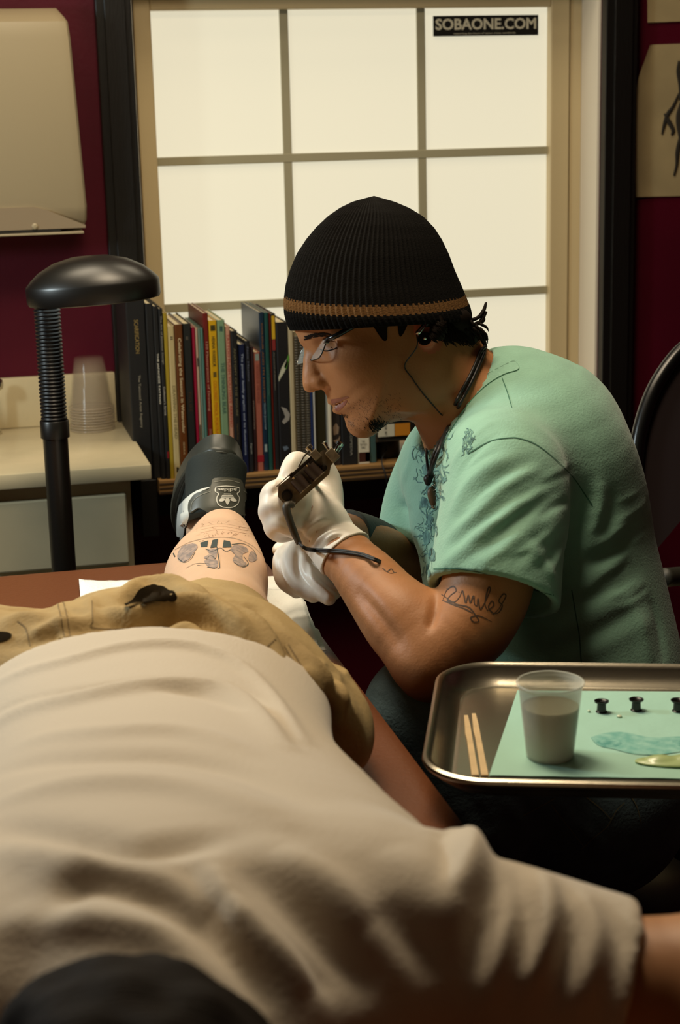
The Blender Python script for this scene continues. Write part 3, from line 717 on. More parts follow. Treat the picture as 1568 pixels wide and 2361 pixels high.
# hair
hm = mat('dark_brown_hair', '#170f07', .8, bump=1, bscale=60, stretch=(1, 8, 1), spec=.15)
hs = surf([ell(hd0+X(.005, .015, .012), (.086, .098, .090), k=.02), chain([hd0+X(.0, .06, -.01), hd0+X(.01, .105, -.025)], [.06, .045], k=.02), half(hd0+X(-.055, .0, -.02), (-1, -.2, .15), .01)], .005, 1)
hV, hF = hs; hN = normals(hV, hF); noise_disp(hV, hN, .0016, 90, 3); mesh('hair', (hV, hF), hm, cl, smooth=True)
# shirt
shm = mat('cream_cotton', '#c9bca8', .9, bump=.25, bscale=300, sheen=.2)
shirt = [
 chain([X(.105, .885, .975), X(.115, .95, .973), X(.12, 1.03, .966), X(.13, 1.16, .958), X(.14, 1.34, .950), X(.158, 1.53, .948)], [(.11, .075), (.185, .095), (.20, .098), (.178, .094), (.160, .088), (.178, .094)], UPZ, k=.03),
 chain([X(.09, .845, .975), X(.105, .92, .975)], [(.085, .06), (.12, .08)], UPZ, k=.03),
 chain([X(.24, .955, .972), X(.30, .915, .972), X(.368, .872, .962), X(.392, .855, .958)], [(.07, .073), (.066, .066), (.064, .062), (.067, .063)], UPZ, k=.035),
 chain([X(-.03, .94, .965), X(-.15, .88, .955)], [.07, .066], k=.03),
 half(X(.366, .866, .95), (.88, -.36, -.26)),
 half(X(.2, 1.487, .95), (.25, 1, .12)),
 half(hd0+X(.0, .085, .03), (.0, -1, .25), .01),
]
sV, sF = surf(shirt, .0045, 2); b0 = bvh(sV, sF); N = normals(sV, sF)
for px, a, w_ in [
 ([(0, 1570), (150, 1525), (300, 1490), (450, 1492), (560, 1540), (640, 1620), (700, 1710)], .005, .008),
 ([(0, 1660), (180, 1610), (330, 1585), (500, 1590), (590, 1640), (660, 1720)], .007, .012),
 ([(0, 1640), (170, 1592), (330, 1570), (510, 1575), (600, 1620), (680, 1720)], -.004, .006),
 ([(270, 1590), (450, 1600), (560, 1640)], -.003, .007),
 ([(0, 1780), (200, 1745), (420, 1745), (560, 1780), (700, 1850)], -.006, .014),
 ([(60, 1710), (250, 1690), (430, 1690), (560, 1730)], .005, .013),
 ([(0, 1850), (200, 1810), (430, 1820), (640, 1890)], .006, .016),
 ([(0, 1905), (150, 1925), (280, 1955), (400, 1945), (520, 1930)], -.009, .014),
 ([(0, 1960), (140, 1985), (250, 2010), (380, 2050), (470, 2110)], .008, .016),
 ([(420, 1990), (470, 2070), (520, 2170)], -.006, .009),
 ([(480, 1990), (520, 2080), (560, 2160)], .006, .010),
 ([(560, 1990), (680, 2090), (780, 2200), (880, 2290)], -.009, .014),
 ([(640, 1960), (760, 2050), (850, 2130)], .007, .016),
 ([(520, 2090), (620, 2180), (720, 2290)], .009, .016),
 ([(580, 2110), (680, 2200), (790, 2300)], -.006, .010),
 ([(130, 2100), (220, 2040), (330, 2060), (450, 2130), (560, 2240), (620, 2340)], -.010, .014),
 ([(0, 2125), (160, 2120), (300, 2135), (400, 2160), (500, 2250), (550, 2340)], .008, .014),
 ([(1030, 1905), (1075, 1930), (1085, 1990), (1050, 2070)], .011, .012),
 ([(1030, 1935), (1040, 1990), (1020, 2060)], -.006, .008),
 ([(1110, 1960), (1130, 2050), (1110, 2160), (1080, 2260)], -.007, .010),
 ([(1140, 1990), (1165, 2100), (1150, 2220), (1120, 2320)], .006, .010),
 ([(1190, 2020), (1210, 2130), (1200, 2250)], -.005, .008),
 ([(1245, 2020), (1265, 2100), (1250, 2200), (1215, 2290)], .009, .010),
 ([(1290, 2050), (1310, 2150), (1290, 2270)], -.006, .008),
 ([(1330, 2060), (1370, 2140), (1370, 2230), (1330, 2330)], .006, .010),
 ([(1380, 2090), (1415, 2160), (1400, 2260)], -.004, .007),
 ([(1455, 2120), (1478, 2180), (1470, 2250)], .003, .006),
 ([(900, 1960), (1000, 2060), (1040, 2160)], .005, .02),
 ([(880, 2080), (960, 2170), (1010, 2270)], -.006, .014)]:
    fold(sV, N, b0, px, a, w_)
N = normals(sV, sF); noise_disp(sV, N, .0005, 22, 4)
sV = relax(sV, sF)
mesh('shirt', (sV, sF), shm, cl, smooth=True); sB = bvh(sV, sF)
# shorts
khm = mat('khaki_canvas', '#a68c5c', .85, bump=.35, bscale=240, var=.10, vscale=10)
FA = 2.0
short = [
 chain([X(.158, 1.45, .940), X(.172, 1.53, .944), X(.165, 1.62, .945), X(.165, 1.70, .930)], [(.168, .083), (.176, .090), (.165, .094), (.12, .080)], UPZ, k=.03),
 chain([X(.225, 1.53, .938), X(.258, 1.68, .925), X(.272, 1.80, .912), X(.279, 1.90, .906)], [(.095, .086), (.084, .080), (.073, .068), (.073, .067)], UPZ, k=.03),
 chain([X(.08, 1.56, .935), X(-.06, 1.66, .945), X(-.22, 1.74, .93)], [.092, .092, .082], k=.03),
 ell(X(.338, 1.56, .905), (.046, .12, .05), k=.02),
 ell(X(.325, 1.46, .925), (.028, .05, .04), k=.02),
 half(X(.28, 1.872, .92), (.42, 1, -.1), .003),
 half(X(.16, 1.44, .95), (0, -1, 0)),
 half(X(0, 0, TZ+.002), (0, 0, -1)),
]
oV, oF = surf(short, .0042, 2); b0 = bvh(oV, oF); N = normals(oV, oF)
for px, a, w_ in [
 ([(0, 1400), (60, 1400), (130, 1392), (220, 1372)], -.003, .008),
 ([(60, 1470), (140, 1440), (210, 1432)], .004, .008),
 ([(380, 1345), (450, 1375), (520, 1420), (560, 1480)], .004, .008),
 ([(420, 1335), (500, 1370), (560, 1410)], -.003, .006),
 ([(560, 1560), (600, 1620), (640, 1680)], .004, .006),
 ([(690, 1600), (705, 1680), (720, 1740)], .005, .006),
 ([(640, 1455), (690, 1500), (720, 1540)], .005, .006),
 ([(750, 1540), (775, 1590), (780, 1650)], -.004, .005),
 ([(250, 1408), (300, 1425), (360, 1420), (420, 1405), (480, 1408), (540, 1440), (600, 1490)], .010, .009),
 ([(255, 1432), (310, 1447), (380, 1430), (440, 1420), (500, 1440), (560, 1500)], -.009, .008),
 ([(300, 1390), (320, 1365), (370, 1355), (410, 1380)], -.009, .010),
 ([(290, 1375), (320, 1340), (380, 1335), (430, 1350), (480, 1370)], .006, .008),
 ([(470, 1435), (540, 1480), (600, 1540), (660, 1600)], -.007, .008),
 ([(460, 1460), (530, 1500), (590, 1560), (640, 1640)], .007, .009),
 ([(500, 1400), (570, 1430), (620, 1480), (650, 1540)], .006, .009),
 ([(540, 1400), (590, 1400), (640, 1440)], -.004, .01),
 ([(660, 1500), (690, 1560), (700, 1640), (715, 1720)], -.007, .007),
 ([(680, 1500), (740, 1560), (790, 1600)], .006, .009),
 ([(700, 1540), (730, 1620), (735, 1700)], .007, .009),
 ([(740, 1580), (760, 1640), (745, 1710)], -.007, .007),
 ([(770, 1570), (790, 1630), (770, 1690)], .006, .008),
 ([(800, 1600), (795, 1650), (770, 1700)], -.005, .006),
 ([(0, 1440), (60, 1425), (120, 1430)], .004, .012),
 ([(130, 1380), (140, 1430), (150, 1470)], .003, .006),
 ([(210, 1380), (215, 1440)], .004, .005),
 ([(200, 1470), (330, 1450), (420, 1455), (520, 1500), (600, 1580)], -.003, .006),
 ([(0, 1490), (100, 1470), (200, 1450), (320, 1440)], -.003, .01)]:
    fold(oV, N, b0, px, a, w_)
rf = random.Random(9)
for i in range(30):
    x, y = rf.uniform(20, 560), rf.uniform(1345, 1460); L_ = rf.uniform(40, 110)
    fold(oV, N, b0, [(x, y), (x+L_*.5, y+rf.uniform(-8, 8)), (x+L_, y+rf.uniform(-6, 30))], rf.choice([-1, 1])*rf.uniform(.0008, .002), rf.uniform(.003, .006))
for i in range(34):
    x, y = rf.uniform(640, 790), rf.uniform(1480, 1700); L_ = rf.uniform(30, 70)
    fold(oV, N, b0, [(x, y), (x+L_*rf.uniform(-.2, .7), y+L_*.5), (x+L_*rf.uniform(-.3, .9), y+L_)], rf.choice([-1, 1])*rf.uniform(.001, .003), rf.uniform(.003, .005))
N = normals(oV, oF); noise_disp(oV, N, .0012, 40, 8)
oV = relax(relax(oV, oF), oF)
so = mesh('shorts', (oV, oF), khm, cl, smooth=True); oB = bvh(oV, oF)
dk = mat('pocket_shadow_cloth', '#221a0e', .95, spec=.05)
st_m = mat('khaki_thread', '#7a643c', .8)
mesh('pocket_opening', patch(oB, [(300, 1385), (318, 1362), (350, 1354), (385, 1360), (404, 1374), (400, 1388), (370, 1388), (330, 1392), (290, 1400)], .0035), dk, so, smooth=True)
mesh('pocket_opening', patch(oB, [(-30, 1462), (10, 1458), (28, 1466), (10, 1478), (-30, 1484)], .0012), dk, so, smooth=True)
for l in (
 [(128, 1372), (140, 1420), (150, 1475)], [(142, 1372), (154, 1420), (162, 1470)], [(212, 1385), (214, 1430), (216, 1448), (300, 1452)], [(40, 1432), (60, 1450), (70, 1490)],
 [(655, 1490), (690, 1550), (712, 1620), (722, 1700)], [(665, 1486), (702, 1548), (726, 1620), (735, 1690)], [(640, 1470), (610, 1500), (590, 1550)]): mesh('stitching', stroke(oB, l, .0012, .0006), st_m, so)
mesh('belt_loop', patch(oB, [(136, 1480), (152, 1474), (226, 1462), (228, 1474), (150, 1490), (138, 1494)], .003, thick=.003), khm, so, smooth=True)

# tattoo on the calf
tk1 = mat('tattoo_grey_ink', '#7f7572', .55, col2='#b0998a', vscale=160); tk2 = mat('tattoo_dark_ink', '#33403f', .5)
tt = [patch(bB, q, .0005, step=5) for q in (
 [(412, 1272), (425, 1258), (448, 1254), (456, 1262), (446, 1276), (436, 1290), (420, 1296), (410, 1288)],
 [(478, 1268), (498, 1266), (500, 1280), (494, 1290), (478, 1290), (470, 1286), (482, 1278)],
 [(472, 1292), (500, 1292), (500, 1309), (480, 1306)],
 [(534, 1262), (548, 1256), (566, 1262), (572, 1272), (560, 1278), (560, 1292), (568, 1300), (558, 1306), (542, 1300), (536, 1290), (542, 1280), (534, 1272)],
 [(578, 1272), (588, 1276), (592, 1290), (578, 1296), (572, 1288)])]
mesh('calf_tattoo', join(*tt), tk1, cl, smooth=True)
tt = [patch(bB, q, .0006, step=4, closed_spline=False) for q in (
 [(462, 1252), (480, 1247), (478, 1261), (464, 1262)], [(490, 1246), (503, 1243), (500, 1262), (485, 1264)], [(516, 1246), (530, 1249), (534, 1262), (513, 1263)])]
tt += [stroke(bB, l, w_, .0006) for l, w_ in (
 ([(404, 1268), (440, 1250), (490, 1240), (540, 1242), (580, 1258), (604, 1280)], .0009), ([(436, 1256), (470, 1247)], .001),
 ([(500, 1262), (506, 1300), (503, 1312), (478, 1308)], .0012), ([(430, 1310), (452, 1300), (482, 1300)], .0008), ([(455, 1304), (500, 1309)], .0008),
 ([(534, 1256), (560, 1254), (582, 1266), (592, 1284)], .0012), ([(411, 1288), (425, 1297), (440, 1290), (450, 1274)], .0009), ([(540, 1298), (558, 1308), (572, 1300), (562, 1284)], .001),
 ([(474, 1266), (490, 1272), (508, 1264), (520, 1272), (532, 1268)], .001), ([(476, 1290), (486, 1282), (498, 1290)], .0008), ([(400, 1276), (404, 1284)], .0016))]
mesh('calf_tattoo', join(*tt), tk2, cl, smooth=True)
# hairs at the ankle
rh = random.Random(5); hh = []
for i in range(46):
    x, y = rh.uniform(455, 575), rh.uniform(1196, 1236); hh.append(stroke(bB, [(x, y), (x+rh.uniform(-9, 9), y+rh.uniform(1, 5))], .00035, .0006, 3))
for y in (1216, 1222, 1229): hh.append(stroke(bB, [(462, y), (510, y-8), (570, y+2)], .0006, .0004))
mesh('leg_hair', join(*hh), mat('leg_hair_brown', '#7d5a38', .7), cl)

# ------------------------------------------------------------------ shoe
blkl = mat('shoe_black_suede', '#16201d', .8, bump=.2, bscale=400)
sole_m = mat('shoe_rubber', '#30342f', .42)
gry = mat('shoe_grey_leather', '#4f5149', .36); whl = mat('shoe_white_leather', '#d8dcd6', .5)
sh_ = thing('shoe', SP(.12, 0, -.02), 'black sneaker with grey heel tab and white panels on the tattooed leg', 'shoe')
L = .285
def sole_ring(u, g):
    out = []
    for k in range(48):
        th = 2*math.pi*k/48; c_, s_ = math.cos(th), math.sin(th)
        a = L/2-.0+(-c_)*(L/2+g); wdt = .043+.008*math.sin(min(1, max(0, a/L))*math.pi*.9)**1
        out.append(SP(a, math.copysign(abs(s_)**.75, s_)*(wdt+g), u))
    return out
mesh('sole', loft([sole_ring(-.030, -.004), sole_ring(-.028, 0), sole_ring(-.006, .001), sole_ring(-.004, .0022), sole_ring(0, .0022), sole_ring(.003, .001)]), sole_m, sh_, smooth='a')
R = np.array([ws, ta, su])
up_ = [chain([SP(.043, 0, -.004), SP(.12, 0, -.004), SP(.20, 0, -.004), SP(.25, 0, -.006)], [(.0385, .045), (.040, .045), (.042, .036), (.036, .028)], su, k=.01),
 chain([SP(.046, 0, .0), SP(.052, 0, .045), SP(.062, 0, .105)], [(.044, .045), (.043, .046), (.047, .050)], ta, k=.015),
 chain([SP(.07, 0, .02), SP(.115, 0, .045), SP(.125, 0, .06)], [.036, .034, .03], k=.02),
 half(SP(0, 0, .100), su+ta*.12, .004), half(SP(0, 0, 0), -su, .003)]
uV, uF = surf(up_+[chain([SP(.070, 0, .05), SP(.078, 0, .14)], [(.034, .036), (.038, .044)], ta, k=.006, sub=True)], .0026, 2)
uN = normals(uV, uF); uo = mesh('upper', (uV, uF), blkl, sh_, smooth=True)
uB = bvh(uV, uF)

TAB = [(490, 1109), (498, 1104), (524, 1103), (547, 1105), (555, 1113), (559, 1126), (576, 1138), (588, 1153), (590, 1172), (572, 1180), (562, 1189), (544, 1187), (502, 1184), (478, 1179), (459, 1173), (440, 1183), (438, 1164), (444, 1151), (456, 1139), (482, 1130), (488, 1118)]
tbo = mesh('heel_tab', patch(uB, TAB, .0035, step=5, thick=.005), gry, sh_, smooth='a')
v_, f_ = patch(uB, TAB, .0035, step=5); tB = BVHTree.FromPolygons([tuple(q) for q in v_], f_)
mesh('side_panel', patch(uB, [(486, 1124), (467, 1128), (446, 1138), (423, 1157), (415, 1168), (410, 1203), (411, 1240), (423, 1237), (428, 1210), (437, 1187), (437, 1164), (444, 1149), (458, 1138)], .0022, step=5, thick=.003), whl, sh_, smooth='a')
mesh('side_panel', patch(uB, [(559, 1127), (580, 1141), (590, 1157), (597, 1182), (599, 1230), (594, 1240), (590, 1195), (590, 1160), (575, 1140)], .0022, step=4, thick=.003), whl, sh_, smooth='a')
mesh('sole_groove', tube([SP(L/2-math.cos(2*math.pi*k/40)*(L/2+.001), math.sin(2*math.pi*k/40)*.044, .004) for k in range(-12, 13)], .0016, 8, 1), sole_m, sh_, smooth=True)
gth = mat('grey_thread', '#8f8f84', .7)
for l in ([(493, 1112), (524, 1107), (552, 1113)], [(440, 1176), (444, 1158), (460, 1143), (486, 1133)], [(561, 1131), (580, 1147), (587, 1168)]): mesh('stitching', stroke(tB, l, .0009, .0006), gth, tbo)
def text_on(b, s, cx, cy, w_, h_, rot, off, shear=0):
    v, f = text(s, 1, 1, bold=.02); r = math.radians(rot); V = []
    for q in v:
        x, y = (q[0]+shear*q[1])*w_, -q[1]*h_; p_, n_ = hit(b, cx+x*math.cos(r)-y*math.sin(r), cy+x*math.sin(r)+y*math.cos(r)); V.append(p_+n_*off)
    return V, f
lw = mat('shoe_print_white', '#dfe0d8', .5)
ring = [(497, 1126), (500, 1123), (522, 1121), (548, 1124), (552, 1129), (550, 1135), (546, 1139), (551, 1148), (548, 1161), (538, 1169), (524, 1171), (510, 1168), (501, 1159), (500, 1147), (504, 1139), (497, 1134), (496, 1129), (497, 1126)]
leaf = [[(520, 1150), (524, 1149), (528, 1150), (529, 1156), (524, 1164), (519, 1156)], [(517, 1150), (513, 1149), (508, 1150), (505, 1155), (510, 1157), (516, 1155), (518, 1152)], [(531, 1150), (535, 1149), (541, 1150), (545, 1155), (540, 1157), (533, 1155), (530, 1152)]]
mesh('emblem', join(stroke(tB, ring, .0013, .0008), *[patch(tB, l, .0008, step=3) for l in leaf], *[patch(tB, [(524-a, y), (524+a, y), (524+a+1, y+2), (524-a-1, y+2)], .0008, step=4, closed_spline=False) for y, a in ((1138.5, 8), (1142, 12), (1145.5, 14))], text_on(tB, 'adidas', 524, 1130, 42, 8, 181, .0008)), lw, tbo)

# ================================================================== ARTIST
skin_a = mat('artist_skin', '#aa744a', .5, sss=.05, spec=.35, bump=.15, bscale=300, var=.07, vscale=12)
ar = thing('person', W(1280, 1900, 2.1)*np.array([1, 1, 0]), 'person in teal t-shirt, black knit beanie and glasses bending over the calf', 'person')
a12 = math.radians(12)
Fd = -rt*math.cos(a12)-fw*math.sin(a12); Rn = -fw*math.cos(a12)+rt*math.sin(a12)
Hc = W(880, 800, 2.15)
def HP(x, y, r=0):
    d = ray(x, y); return CAM+d*(((Hc-CAM)@Rn)/(d@Rn))+Rn*r
E1 = nrm(-Rn*0+rt*math.cos(a12)+fw*math.sin(a12)); E2 = np.cross(Rn, E1)      # in-plane axes, E1 image right, E2 image up
if E2@up < 0: E2 = -E2
def plane2(p): q = p-Hc; return np.stack([q@E1, q@E2], -1)
prof_px = [(672, 735), (679, 762), (690, 778), (697, 792), (706, 806), (714, 820), (722, 845), (733, 872), (744, 893), (752, 910), (759, 922), (763, 930), (769, 935), (773, 936), (771, 942), (777, 951), (785, 955), (795, 960), (805, 969), (818, 985), (832, 996), (848, 997), (868, 989), (898, 976), (929, 967), (965, 950), (1010, 900), (1050, 850), (1072, 790), (1062, 700), (1020, 620), (940, 565), (862, 545), (765, 570), (698, 630), (670, 690)]
def prof_fn(pp, hw0, hwm, sc, lim=None):
    Q = _f([plane2(HP(x, y)) for x, y in pp]); lo, hi = Q.min(0), Q.max(0)
    def fn(P):
        q = P-_f(Hc); X2 = np.stack([q@_f(E1), q@_f(E2)], -1); r = np.abs(q@_f(Rn))
        D2 = np.full(len(P), 9, np.float32); ins = np.zeros(len(P), bool)
        for i in range(len(Q)):
            a, b = Q[i], Q[(i+1) % len(Q)]; ab = b-a
            t = np.clip(((X2-a)@ab)/(ab@ab), 0, 1); d = ((X2-a-t[:, None]*ab)**2).sum(1); D2 = np.minimum(D2, d)
            c = (a[1] > X2[:, 1]) != (b[1] > X2[:, 1]); xi = a[0]+(X2[:, 1]-a[1])/(ab[1] if abs(ab[1]) > 1e-9 else 1e-9)*ab[0]
            ins ^= c & (X2[:, 0] < xi)
        Dd = np.sqrt(D2)
        h = hw0*np.sqrt(np.clip(Dd/(hw0*.6), 0, 1))+hwm*(1-np.exp(-Dd/sc)); g_ = hwm/sc*np.exp(-Dd/sc)
        di = (r-h)/np.sqrt(1+g_*g_); di = np.maximum(di, -Dd-.0*r)
        do = np.sqrt(D2+np.maximum(r-hw0*.5, 0)**2)
        return np.where(ins, di, do).astype(np.float32)
    c = np.array([HP(x, y) for x, y in pp]); return fn, c.min(0)-hwm-hw0-.01, c.max(0)+hwm+hw0+.01
fn, lo_, hi_ = prof_fn(prof_px, .008, .066, .026)
nose_px = [(704, 806), (699, 825), (698, 850), (697, 868), (699, 880), (704, 893), (712, 902), (722, 903), (734, 898), (745, 896), (752, 885), (745, 850), (730, 815), (716, 800)]
fnn, lon, hin = prof_fn(nose_px, .004, .014, .010)
ex = [Fd, E2, Rn]
head = [
 (fn, lo_, hi_, .012, False),
 ell(HP(880, 695), (.096, .080, .073), ex, k=.02),
 (fnn, lon, hin, .006, False),
 ell(HP(734, 884, .0115), (.0105, .0085, .0075), ex, k=.005), ell(HP(734, 884, -.0115), (.0105, .0085, .0075), ex, k=.005),
 ell(HP(714, 889, 0), (.0085, .0085, .0085), ex, k=.006),
 ell(HP(724, 900, .006), (.0055, .002, .003), ex, k=.003, sub=True),
 chain([HP(700, 783, .008), HP(722, 772, .026), HP(755, 768, .046), HP(780, 778, .056)], [.006, .008, .008, .006], k=.012),
 ell(HP(744, 806, .040), (.017, .012, .014), ex, k=.012, sub=True),
 ell(HP(752, 803, .031), (.0125, .0120, .0120), ex, k=.003),
 chain([HP(733, 808, .034), HP(748, 813, .041), HP(768, 808, .047)], [.002, .003, .002], k=.004),
 ell(HP(805, 838, .046), (.030, .020, .014), ex, k=.025),
 chain([HP(762, 925, 0), HP(778, 921, .012), HP(803, 917, .024)], [.0050, .0045, .002], k=.004),
 chain([HP(776, 944, 0), HP(788, 936, .012), HP(804, 920, .024)], [.0062, .0055, .002], k=.004),
 chain([HP(768, 937, 0), HP(783, 929, .016), HP(806, 917, .032)], [.0015, .0016, .0015], k=.003, sub=True),
 ell(HP(836, 980, 0), (.020, .016, .020), ex, k=.015),
 ell(HP(930, 900, .045), (.03, .03, .014), ex, k=.02),
 # ear
 ell(HP(957, 758, .077), (.016, .028, .009), [nrm(Fd+E2*.25), nrm(E2-Fd*.25), Rn], k=.006),
 chain([HP(972, 750, .078), HP(977, 762, .082), HP(971, 780, .083), HP(955, 800, .080), HP(943, 796, .078)], [.006, .006, .006, .0065, .004], k=.004),
 ell(HP(946, 764, .087), (.007, .013, .005), [nrm(Fd+E2*.25), nrm(E2-Fd*.25), Rn], k=.003, sub=True),
 # neck
 chain([HP(970, 830, .0), HP(1010, 880, 0), W(1062, 945, 2.19), W(1110, 1005, 2.2)], [(.058, .062), (.057, .064), (.060, .072), (.07, .085)], Rn, k=.025),
 chain([HP(1022, 795, 0), W(1088, 885, 2.19), W(1165, 940, 2.2)], [.043, .046, .056], k=.02),
 chain([HP(965, 840, .05), W(1000, 930, 2.165), W(1015, 1000, 2.17)], [.010, .013, .01], k=.02),
]
Ls = -fw*math.cos(math.radians(20))+rt*math.sin(math.radians(20))      # towards his left shoulder, which is the near one
def arm(pts, rad, k=.02, upv=None): return chain(pts, rad, upv, k=k)
nearE = W(985, 1530, 1.92); nearS = W(1165, 1090, 2.02)
farS = W(1000, 1075, 2.31)
bodyp = head+[
 chain([W(1140, 985, 2.2), W(1190, 1080, 2.2), W(1225, 1200, 2.2), W(1260, 1380, 2.2), W(1300, 1560, 2.18), W(1330, 1740, 2.15)], [(.11, .075), (.15, .10), (.15, .115), (.13, .125), (.13, .125), (.14, .12)], Ls, k=.04) if False else
 chain([W(1140, 985, 2.2), W(1190, 1080, 2.2), W(1225, 1200, 2.2), W(1260, 1380, 2.2), W(1300, 1560, 2.18), W(1330, 1740, 2.15)], [(.075, .11), (.10, .15), (.115, .15), (.125, .13), (.125, .13), (.12, .14)], Ls, k=.04),
 arm([nearS, W(1138, 1300, 1.96), W(1085, 1440, 1.93), nearE], [.053, .051, .050, .040], .03),
 ell(W(1122, 1330, 1.948), (.040, .055, .045), [rt, up, fw], k=.03),
 arm([W(1000, 1530, 1.92), W(935, 1450, 1.945), W(860, 1350, 1.99), W(790, 1272, 2.04), W(766, 1245, 2.055)], [.038, .045, .040, .030, .028], .02),
 ell(W(955, 1430, 1.95), (.05, .035, .04), [nrm(rt-up*.6), nrm(up+rt*.6), fw], k=.025),
 arm([farS, W(962, 1190, 2.37), W(935, 1300, 2.36)], [.045, .042, .038], .03),
 arm([W(935, 1300, 2.36), W(860, 1262, 2.26), W(778, 1225, 2.17)], [.037, .035, .027], .02),
 arm([W(1330, 1850, 2.12), W(1185, 1790, 2.04), W(985, 1650, 1.99)], [.09, .075, .055], .03),
 arm([W(985, 1640, 1.99), W(1075, 1870, 1.98), W(1110, 2100, 2.05)], [.055, .05, .035], .03),
 arm([W(1330, 1820, 2.25), W(1150, 1700, 2.31), W(985, 1600, 2.33)], [.085, .072, .05], .03),
 arm([W(985, 1600, 2.33), W(1010, 1800, 2.42), W(1030, 2020, 2.46)], [.055, .05, .035], .03),
]
def ftip(*pts): return [W(*p_) for p_ in pts]
def near_hand(g=0):
    return [
     arm([W(800, 1285, 2.035), W(766, 1248, 2.055), W(735, 1205, 2.06), W(690, 1160, 2.06)], [.036+g, .033+g, .035+g, .031+g], .01),
     ell(W(668, 1165, 2.05), (.029+g, .036+g, .028+g), [rt, up, fw], k=.015),
     chain(ftip((668, 1125, 2.05), (668, 1092, 2.05), (682, 1064, 2.06), (704, 1072, 2.09), (722, 1096, 2.11)), [.0135+g, .0118+g, .0112+g, .0105+g, .009+g], k=.006),
     chain(ftip((655, 1140, 2.035), (632, 1132, 2.035), (622, 1150, 2.05), (640, 1168, 2.085), (668, 1172, 2.10)), [.0130+g, .0115+g, .0115+g, .0105+g, .009+g], k=.009),
     chain(ftip((655, 1175, 2.03), (630, 1165, 2.03), (618, 1182, 2.045), (636, 1200, 2.08), (668, 1200, 2.10)), [.0130+g, .0115+g, .0112+g, .0105+g, .009+g], k=.009),
     chain(ftip((668, 1210, 2.03), (642, 1205, 2.03), (630, 1218, 2.05), (648, 1232, 2.08), (676, 1228, 2.10)), [.0120+g, .0105+g, .0105+g, .0095+g, .008+g], k=.009),
     chain(ftip((752, 1215, 2.07), (764, 1165, 2.085), (762, 1110, 2.09), (748, 1072, 2.085)), [.020+g, .0150+g, .0125+g, .0100+g], k=.008),
     chain(ftip((735, 1190, 2.07), (740, 1140, 2.09), (735, 1100, 2.10)), [.020+g, .015+g, .012+g], k=.012),
    ]
def far_hand(g=0):
    return [
     arm([W(800, 1238, 2.20), W(768, 1232, 2.165), W(735, 1262, 2.145), W(700, 1290, 2.13)], [.027+g, .026+g, .028+g, .026+g], .01),
     ell(W(690, 1300, 2.125), (.028+g, .030+g, .022+g), [rt, up, fw], k=.012),
     chain(ftip((668, 1272, 2.12), (652, 1290, 2.105), (655, 1335, 2.09), (684, 1362, 2.08)), [.0115+g, .0115+g, .0105+g, .0085+g], k=.004),
     chain(ftip((680, 1270, 2.11), (672, 1300, 2.09), (685, 1345, 2.07), (722, 1372, 2.06)), [.0115+g, .0115+g, .0105+g, .0085+g], k=.004),
     chain(ftip((700, 1280, 2.10), (700, 1315, 2.08), (722, 1352, 2.06), (758, 1378, 2.05)), [.0115+g, .0115+g, .0105+g, .0085+g], k=.004),
     chain(ftip((722, 1295, 2.10), (730, 1320, 2.08), (748, 1348, 2.07), (770, 1366, 2.06)), [.0105+g, .0105+g, .0095+g, .008+g], k=.004),
     chain(ftip((728, 1262, 2.16), (700, 1262, 2.18), (662, 1262, 2.17), (646, 1268, 2.16)), [.014+g, .012+g, .011+g, .009+g], k=.006),
    ]
V_, F_ = surf(bodyp+near_hand(-.004)+far_hand(-.004), .0027, 2)
Nn = normals(V_, F_)
ab0 = bvh(V_, F_)
fold(V_, Nn, ab0, [(930, 1500), (870, 1420), (820, 1360)], -.0025, .010)
fold(V_, Nn, ab0, [(1010, 1370), (1000, 1420), (990, 1450)], -.0025, .006)
body_a = mesh('body', (V_, F_), skin_a, ar, smooth=True); aB = bvh(V_, F_)
glv = mat('white_latex_glove', '#efe7da', .42, bump=.12, bscale=60, sss=.05)
for nm, hp, cutp, cutn, fl in (('glove', near_hand(.0014), W(800, 1275, 2.035), W(820, 1310, 2.03)-W(760, 1240, 2.055), [
        ([(705, 1265), (730, 1225), (770, 1205)], -.0025, .004), ([(715, 1280), (745, 1240), (790, 1220)], .0025, .004), ([(735, 1275), (765, 1245), (800, 1232)], -.002, .003), ([(700, 1240), (715, 1215), (745, 1195)], .002, .004), ([(650, 1200), (700, 1235), (710, 1262)], -.002, .004), ([(655, 1095), (645, 1120), (630, 1140)], -.002, .004), ([(725, 1130), (722, 1170), (705, 1200)], -.003, .006), ([(752, 1245), (775, 1235), (798, 1238)], .002, .003)]),
    ('glove', far_hand(.0014), W(790, 1236, 2.19), W(820, 1240, 2.22)-W(770, 1232, 2.165), [
        ([(648, 1290), (660, 1330), (690, 1365)], .002, .003), ([(690, 1260), (690, 1320), (730, 1365)], -.002, .004), ([(712, 1300), (722, 1340), (760, 1370)], .0025, .003)])):
    gv, gf = surf(hp+[half(cutp, cutn, .002)], .0018, 1); gb = bvh(gv, gf); gn = normals(gv, gf)
    for l, a, w_ in fl: fold(gv, gn, gb, l, a, w_)
    go = mesh(nm, (gv, gf), glv, ar, smooth=True)
    if len(fl) > 4:
        gB1 = bvh(gv, gf); cuff = []
        axc = nrm(cutn); pc = cutp
        uu = nrm(np.cross(axc, fw)); vv = np.cross(axc, uu)
        cr = [ (pc-axc*.001+(uu*math.cos(t)+vv*math.sin(t))*.0375) for t in np.linspace(0, 2*math.pi, 33)]
        cr = [np.array(gB1.find_nearest(Vector(q))[0]) for q in cr]
        mesh('cuff_bead', tube(cr, .0016, 8, 1), glv, go, smooth=True)
slv = mat('grey_arm_sleeve', '#2e342f', .75, bump=.3, bscale=200)
